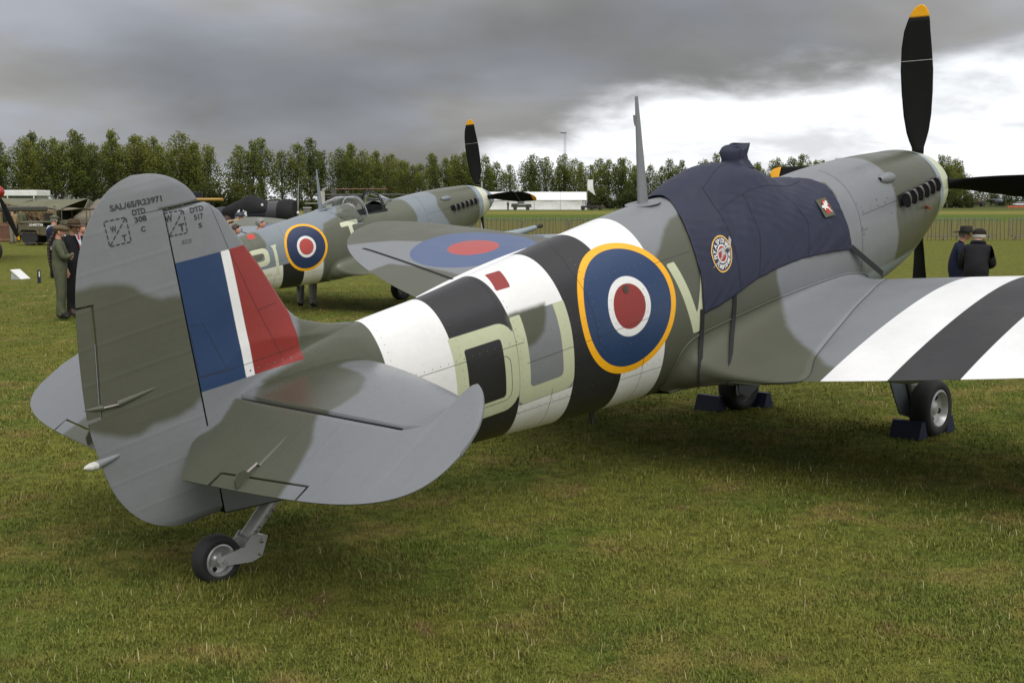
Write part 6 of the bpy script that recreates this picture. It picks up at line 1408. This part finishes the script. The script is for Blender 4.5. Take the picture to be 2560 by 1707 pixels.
# the two on the right
Y7=20.4
skin_person('person',(at(2392,Y7),Y7,gz(Y7)),R(-12),'person in navy overcoat and black brimmed hat leaning towards the other on the right',1.62,dict(neck0=(.05,0,1.42),neck1=(.085,0,1.475),head=(.125,0,1.565),shl=(.02,.165,1.345),shr=(.03,-.165,1.345),ell=(.05,.245,1.1),wrl=(.2,.18,1.0),hal=(.25,.14,1.0),elr=(.05,-.245,1.1),wrr=(.2,-.18,1.0),har=(.25,-.14,1.0)),dict(top=C_navy,leg=C_navy,shoe=C_sbk,skin=SK),(C_hgr,.25,-.06),hat('fedora',C_felt2,C_sbk),1.22)
Y8=19.6
skin_person('person',(at(2440,Y8),Y8,gz(Y8)),R(62),'person in black waxed jacket and dark cap seen from behind on the right',1.62,dict(shl=(.02,.17,1.34),shr=(.02,-.17,1.34),neck0=(.06,0,1.42),neck1=(.10,0,1.48),head=(.155,-.01,1.56),ell=(.07,.26,1.10),wrl=(.24,.14,1.04),hal=(.29,.09,1.05),elr=(.07,-.26,1.10),wrr=(.24,-.14,1.04),har=(.29,-.09,1.05)),dict(top=C_blk,leg=C_dk,shoe=C_sbk,skin=SK),(C_hwh,.0,-.02),lambda root,fr,sc,D:(hat('cap',C_bcap)(root,fr,sc,D),MB().tube([fr(-.115+.03*math.cos(a),.10*math.sin(a),-.105-.02*math.cos(a)) for a in np.linspace(R(70),R(290),12)]+[],[.03]*12,7).build('coat_collar',C_blk,root,True,None)),1.32)
# far figures
far=dict(top=C_od,leg=C_od,shoe=C_sbk,skin=SK)
skin_person('person',(at(1270,251),251,GZ),R(-60),'distant person in camouflage left of the off-road vehicle',1.72,None,far,(C_hbr,.3,-.05),None,1.2,False)
skin_person('person',(at(1466,246.4),246.4,GZ+.55),R(170),'distant person in blue sitting in the buggy',1.2,None,dict(top=cloth('blue',(.02,.12,.42)),leg=C_dk,shoe=C_sbk,skin=SK),(C_hbr,.3,-.05),None,1.2,False)
skin_person('person',(at(1462,246.8),246.8,GZ+.55),R(170),'distant person in black sitting in the buggy',1.2,None,dict(top=C_blk,leg=C_dk,shoe=C_sbk,skin=SK),(C_hbr,.3,-.05),None,1.2,False)
skin_person('person',(at(1524,244),244,GZ),R(180),'distant person in dark clothes right of the buggy',1.35,dict(wrl=(.35,.1,1.3),hal=(.42,.08,1.34),ell=(.2,.2,1.2)),dict(top=C_navy,leg=C_dk,shoe=C_sbk,skin=SK),(C_hbr,.3,-.05),None,1.2,False)
# ================= camp at the left: tents, netting, jeep =================
M_cv=mat('olive_canvas',srgb(104,104,80),.85,var=.14,vscale=1.2,bump=.02,bscale=5.); M_cv2=mat('brown_canvas',srgb(112,104,88),.85,var=.12,vscale=1.2,bump=.02,bscale=5.); M_net=mat('scrim_net',(.22,.15,.075),.9,var=.4,vscale=6.); M_wood=mat('tent_pole_wood',(.20,.12,.07),.8); M_crate=mat('crate_brown',(.14,.065,.04),.8,var=.2)
Yt=64.
def sheet(nm,q,m,par,sag=.12,nx=12,ny=8,seed=0):
    V=[];q=[Vector(p) for p in q]
    for i in range(nx+1):
        for j in range(ny+1):
            u,v=i/nx,j/ny; p=(q[0]*(1-u)+q[1]*u)*(1-v)+(q[3]*(1-u)+q[2]*u)*v; V.append(tuple(p+Vector((0,0,-sag*4*u*(1-u)*(.4+.6*v) -.05*math.sin(9*u+seed)*math.sin(4*v)))))
    o=put(nm,raw_mesh(nm,np.array(V),grid_faces(nx+1,ny+1),True),m,par); md=o.modifiers.new('t','SOLIDIFY'); md.thickness=.02; return o
X=lambda fpx: at(fpx,Yt)-at(60,Yt)
tz=lambda fy: (498.9-fy)/3181*Yt+1.863-GZ
t1=empty('army_tent',(at(60,Yt),Yt,GZ),0,'olive canvas tent with open dark front behind the olive military car','tent')
sheet('roof_sheet',[(X(75),2.,tz(497)),(X(194),2.,tz(497)),(X(160),-1.,tz(528)),(X(48),-1.,tz(512))],M_cv,t1,.10,seed=1); sheet('roof_sheet',[(X(75),2.,tz(497)),(X(194),2.,tz(497)),(X(190),5.,1.4),(X(70),5.,1.4)],M_cv,t1,.06)
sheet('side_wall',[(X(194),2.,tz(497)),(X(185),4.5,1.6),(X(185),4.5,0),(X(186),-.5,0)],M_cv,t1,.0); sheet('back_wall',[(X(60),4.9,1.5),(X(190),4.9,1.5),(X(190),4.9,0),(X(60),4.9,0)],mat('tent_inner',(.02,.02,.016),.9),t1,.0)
for fx_ in (27,49,95,158): MB().tube([(X(fx_),-1.,0),(X(fx_)+.05,-1.,tz(514))],.045,6).build('tent_pole',M_wood,t1)
t2=empty('army_tent',(at(60,Yt)-.5,Yt+1.5,GZ),0,'low olive canvas tent at the left edge behind the red spinner','tent')
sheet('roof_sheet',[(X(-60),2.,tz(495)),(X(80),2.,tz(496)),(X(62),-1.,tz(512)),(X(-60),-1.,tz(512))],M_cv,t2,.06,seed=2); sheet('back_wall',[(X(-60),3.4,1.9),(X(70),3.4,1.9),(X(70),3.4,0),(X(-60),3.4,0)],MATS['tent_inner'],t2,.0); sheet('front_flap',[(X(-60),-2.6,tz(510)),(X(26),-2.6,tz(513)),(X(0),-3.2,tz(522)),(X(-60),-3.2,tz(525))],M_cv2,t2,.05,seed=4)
for fx_ in (-20,18): MB().tube([(X(fx_),-2.6,0),(X(fx_),-2.6,tz(512))],.04,6).build('tent_pole',M_wood,t2)
t3=empty('army_tent',(at(230,Yt)+0,Yt+1.,GZ),0,'brown grey canvas tent seen left of the near fin','tent')
Xq=lambda f: at(f,Yt+1)-at(230,Yt+1)
sheet('roof_sheet',[(Xq(195),2.5,tz(498)),(Xq(330),2.5,tz(500)),(Xq(330),-.6,1.15),(Xq(184),-.6,1.15)],M_cv2,t3,.03,seed=3); sheet('side_wall',[(Xq(184),-.6,1.15),(Xq(330),-.6,1.15),(Xq(330),-.6,0),(Xq(184),-.6,0)],M_cv2,t3,.0); sheet('end_wall',[(Xq(195),2.5,tz(498)),(Xq(184),-.6,1.15),(Xq(184),-.6,0),(Xq(192),4.,0)],M_cv2,t3,.0)
# scrim netting hung along the tent edge
r_=np.random.default_rng(5); nt_=MB(); 
for k in range(420):
    u=r_.uniform(0,1); fxx=42+u*112; yy=-1.1+r_.uniform(-.15,.1); z0=np.interp(fxx,[42,90,120,154],[tz(511),tz(524),tz(530),tz(526)])+r_.uniform(-.18,.10)-(.35*r_.uniform(0,1)**3 if fxx>95 else 0); L=r_.uniform(.12,.30); a=r_.uniform(-.6,.9); w=.025
    x=X(fxx); nt_.add([(x,yy,z0),(x+w,yy,z0+.01),(x+w+L*math.cos(a)*.7,yy+r_.uniform(-.1,.1),z0-L*math.sin(abs(a)+.2)),(x+L*math.cos(a)*.7,yy,z0-L*math.sin(abs(a)+.2)-.02)],[(0,1,2,3)])
no=nt_.build('scrim_netting',M_net,None,ang=None); no.location=(at(60,Yt),Yt,GZ); tag(no,'brown scrim netting draped along the front edge of the tent','netting',kind='stuff')
cr=empty('wooden_crate',(at(22,61.5),61.5,GZ),0,'brown wooden crate in front of the tent at the left','crate'); MB().box((0,0,.45),(.95,.5,.9),None,.01).build('box',M_crate,cr)
for z in (.1,.8): MB().box((0,-.262,z),(.97,.02,.09)).build('batten',M_wood,cr)
wb=empty('white_pavilion',(at(45,168),168,GZ),0,'long low white pavilion roof behind the tents at the left','building')
MB().box((0,0,2.85),(7.6,5.,.75),None,.06).build('roof_fascia',M_tent,wb); MB().box((0,.4,1.35),(7.0,4.2,2.2)).build('wall',mat('pavilion_grey',(.35,.35,.36),.6),wb)
for k in range(7): MB().box((-3.2+k*1.05,-1.78,1.9),(.9,.05,.9)).build('window',M_glassd,wb)
for k in (-1,0,1): MB().box((k*3.4,-2.4,1.3),(.12,.12,2.4)).build('post',M_num,wb)
def jeep(loc,rz,lab):
    e=empty('military_car',loc,rz,lab,'car'); m=mat('jeep_olive',srgb(88,82,62),.6,var=.12)
    MB().prism([(-1.55,.45),(1.5,.45),(1.5,.92),(.55,1.0),(.42,.82),(-.2,.80),(-.35,.98),(-1.55,.98)],1.3,lambda a,b,w:(a,w-.65,b)).build('body_tub',m,e)
    MB().box((1.0,0,1.0),(1.05,1.1,.12),None,.04).build('bonnet',m,e); MB().box((1.52,0,.78),(.05,1.25,.5)).build('grille',m,e); MB().box((1.72,0,.52),(.10,1.45,.14)).build('bumper',m,e)
    for s in (-1,1): MB().prism([(.62,.72),(1.45,.74),(1.5,.66),(1.42,.60),(1.35,.70),(.72,.68),(.64,.5),(.56,.5)],.24,lambda a,b,w:(a,s*.66+(w-.12),b)).build('mudguard',m,e); MB().lathe([(.08,0),(.09,.03),(.02,.05)],12,(1.55,s*.42,.84),'X').build('headlight',mat('jeep_yellow',(.5,.35,.03),.5),e)
    MB().box((.45,0,1.20),(.04,1.25,.42),Matrix.Rotation(R(0),3,'Y')).build('windscreen_frame',m,e); MB().box((.30,0,1.04),(.5,1.3,.07),None,.02).build('folded_tarp',M_cv,e)
    sheet('canvas_top',[(-1.7,-.7,1.62),(.5,-.7,1.66),(.5,.7,1.66),(-1.7,.7,1.62)],M_cv2,e,.04)
    for x in (-1.5,-.4): MB().tube([(x,-.66,.95),(x,-.66,1.62),(x,.66,1.62),(x,.66,.95)],.025,6).build('hood_bow',m,e)
    MB().box((-.5,0,.95),(.5,1.1,.35),None,.05).build('seat',M_cv,e)
    A,f=text2d('20487738',1.,.03); A=(A-A.min(0))/(A.max(0)-A.min(0)); mb=MB(); mb.add([(.75+(a-.5)*.62 if rz<1 else .75-(a-.5)*.62,-.655 if rz<1 else .655,.86+b*.10) for a,b in A],f); tag(mb.build('hood_number',M_num,e,ang=None),kind='stuff')
    for x in (-1.0,1.05):
        for y in (-.60,.60): road_wheel(e,x,y,.36,.17,m)
    MB().tube([(-1.6,.5,.9),(-1.6,.5,2.4)],.012,5).build('whip_aerial',M_sbk if False else C_sbk,e)
    return e
jeep((at(150,57.),57.,GZ),R(180),'olive open military car with canvas top and yellow headlamp in front of the tents')
# guy ropes and rope line
rl=empty('rope_line',(at(0,50),50,float(ground_z(0,50))),0,'two thin pale ropes on stakes across the camp front','rope')
for z in (.35,.75): MB().tube([(-1,0,z),(2.5,0,z-.03),(6.,0,z)],.005,5).build('rope',M_net,rl)
for x in (-1,2.5,6.): MB().tube([(x,0,0),(x,0,.9)],.02,6).build('stake',M_wood,rl)
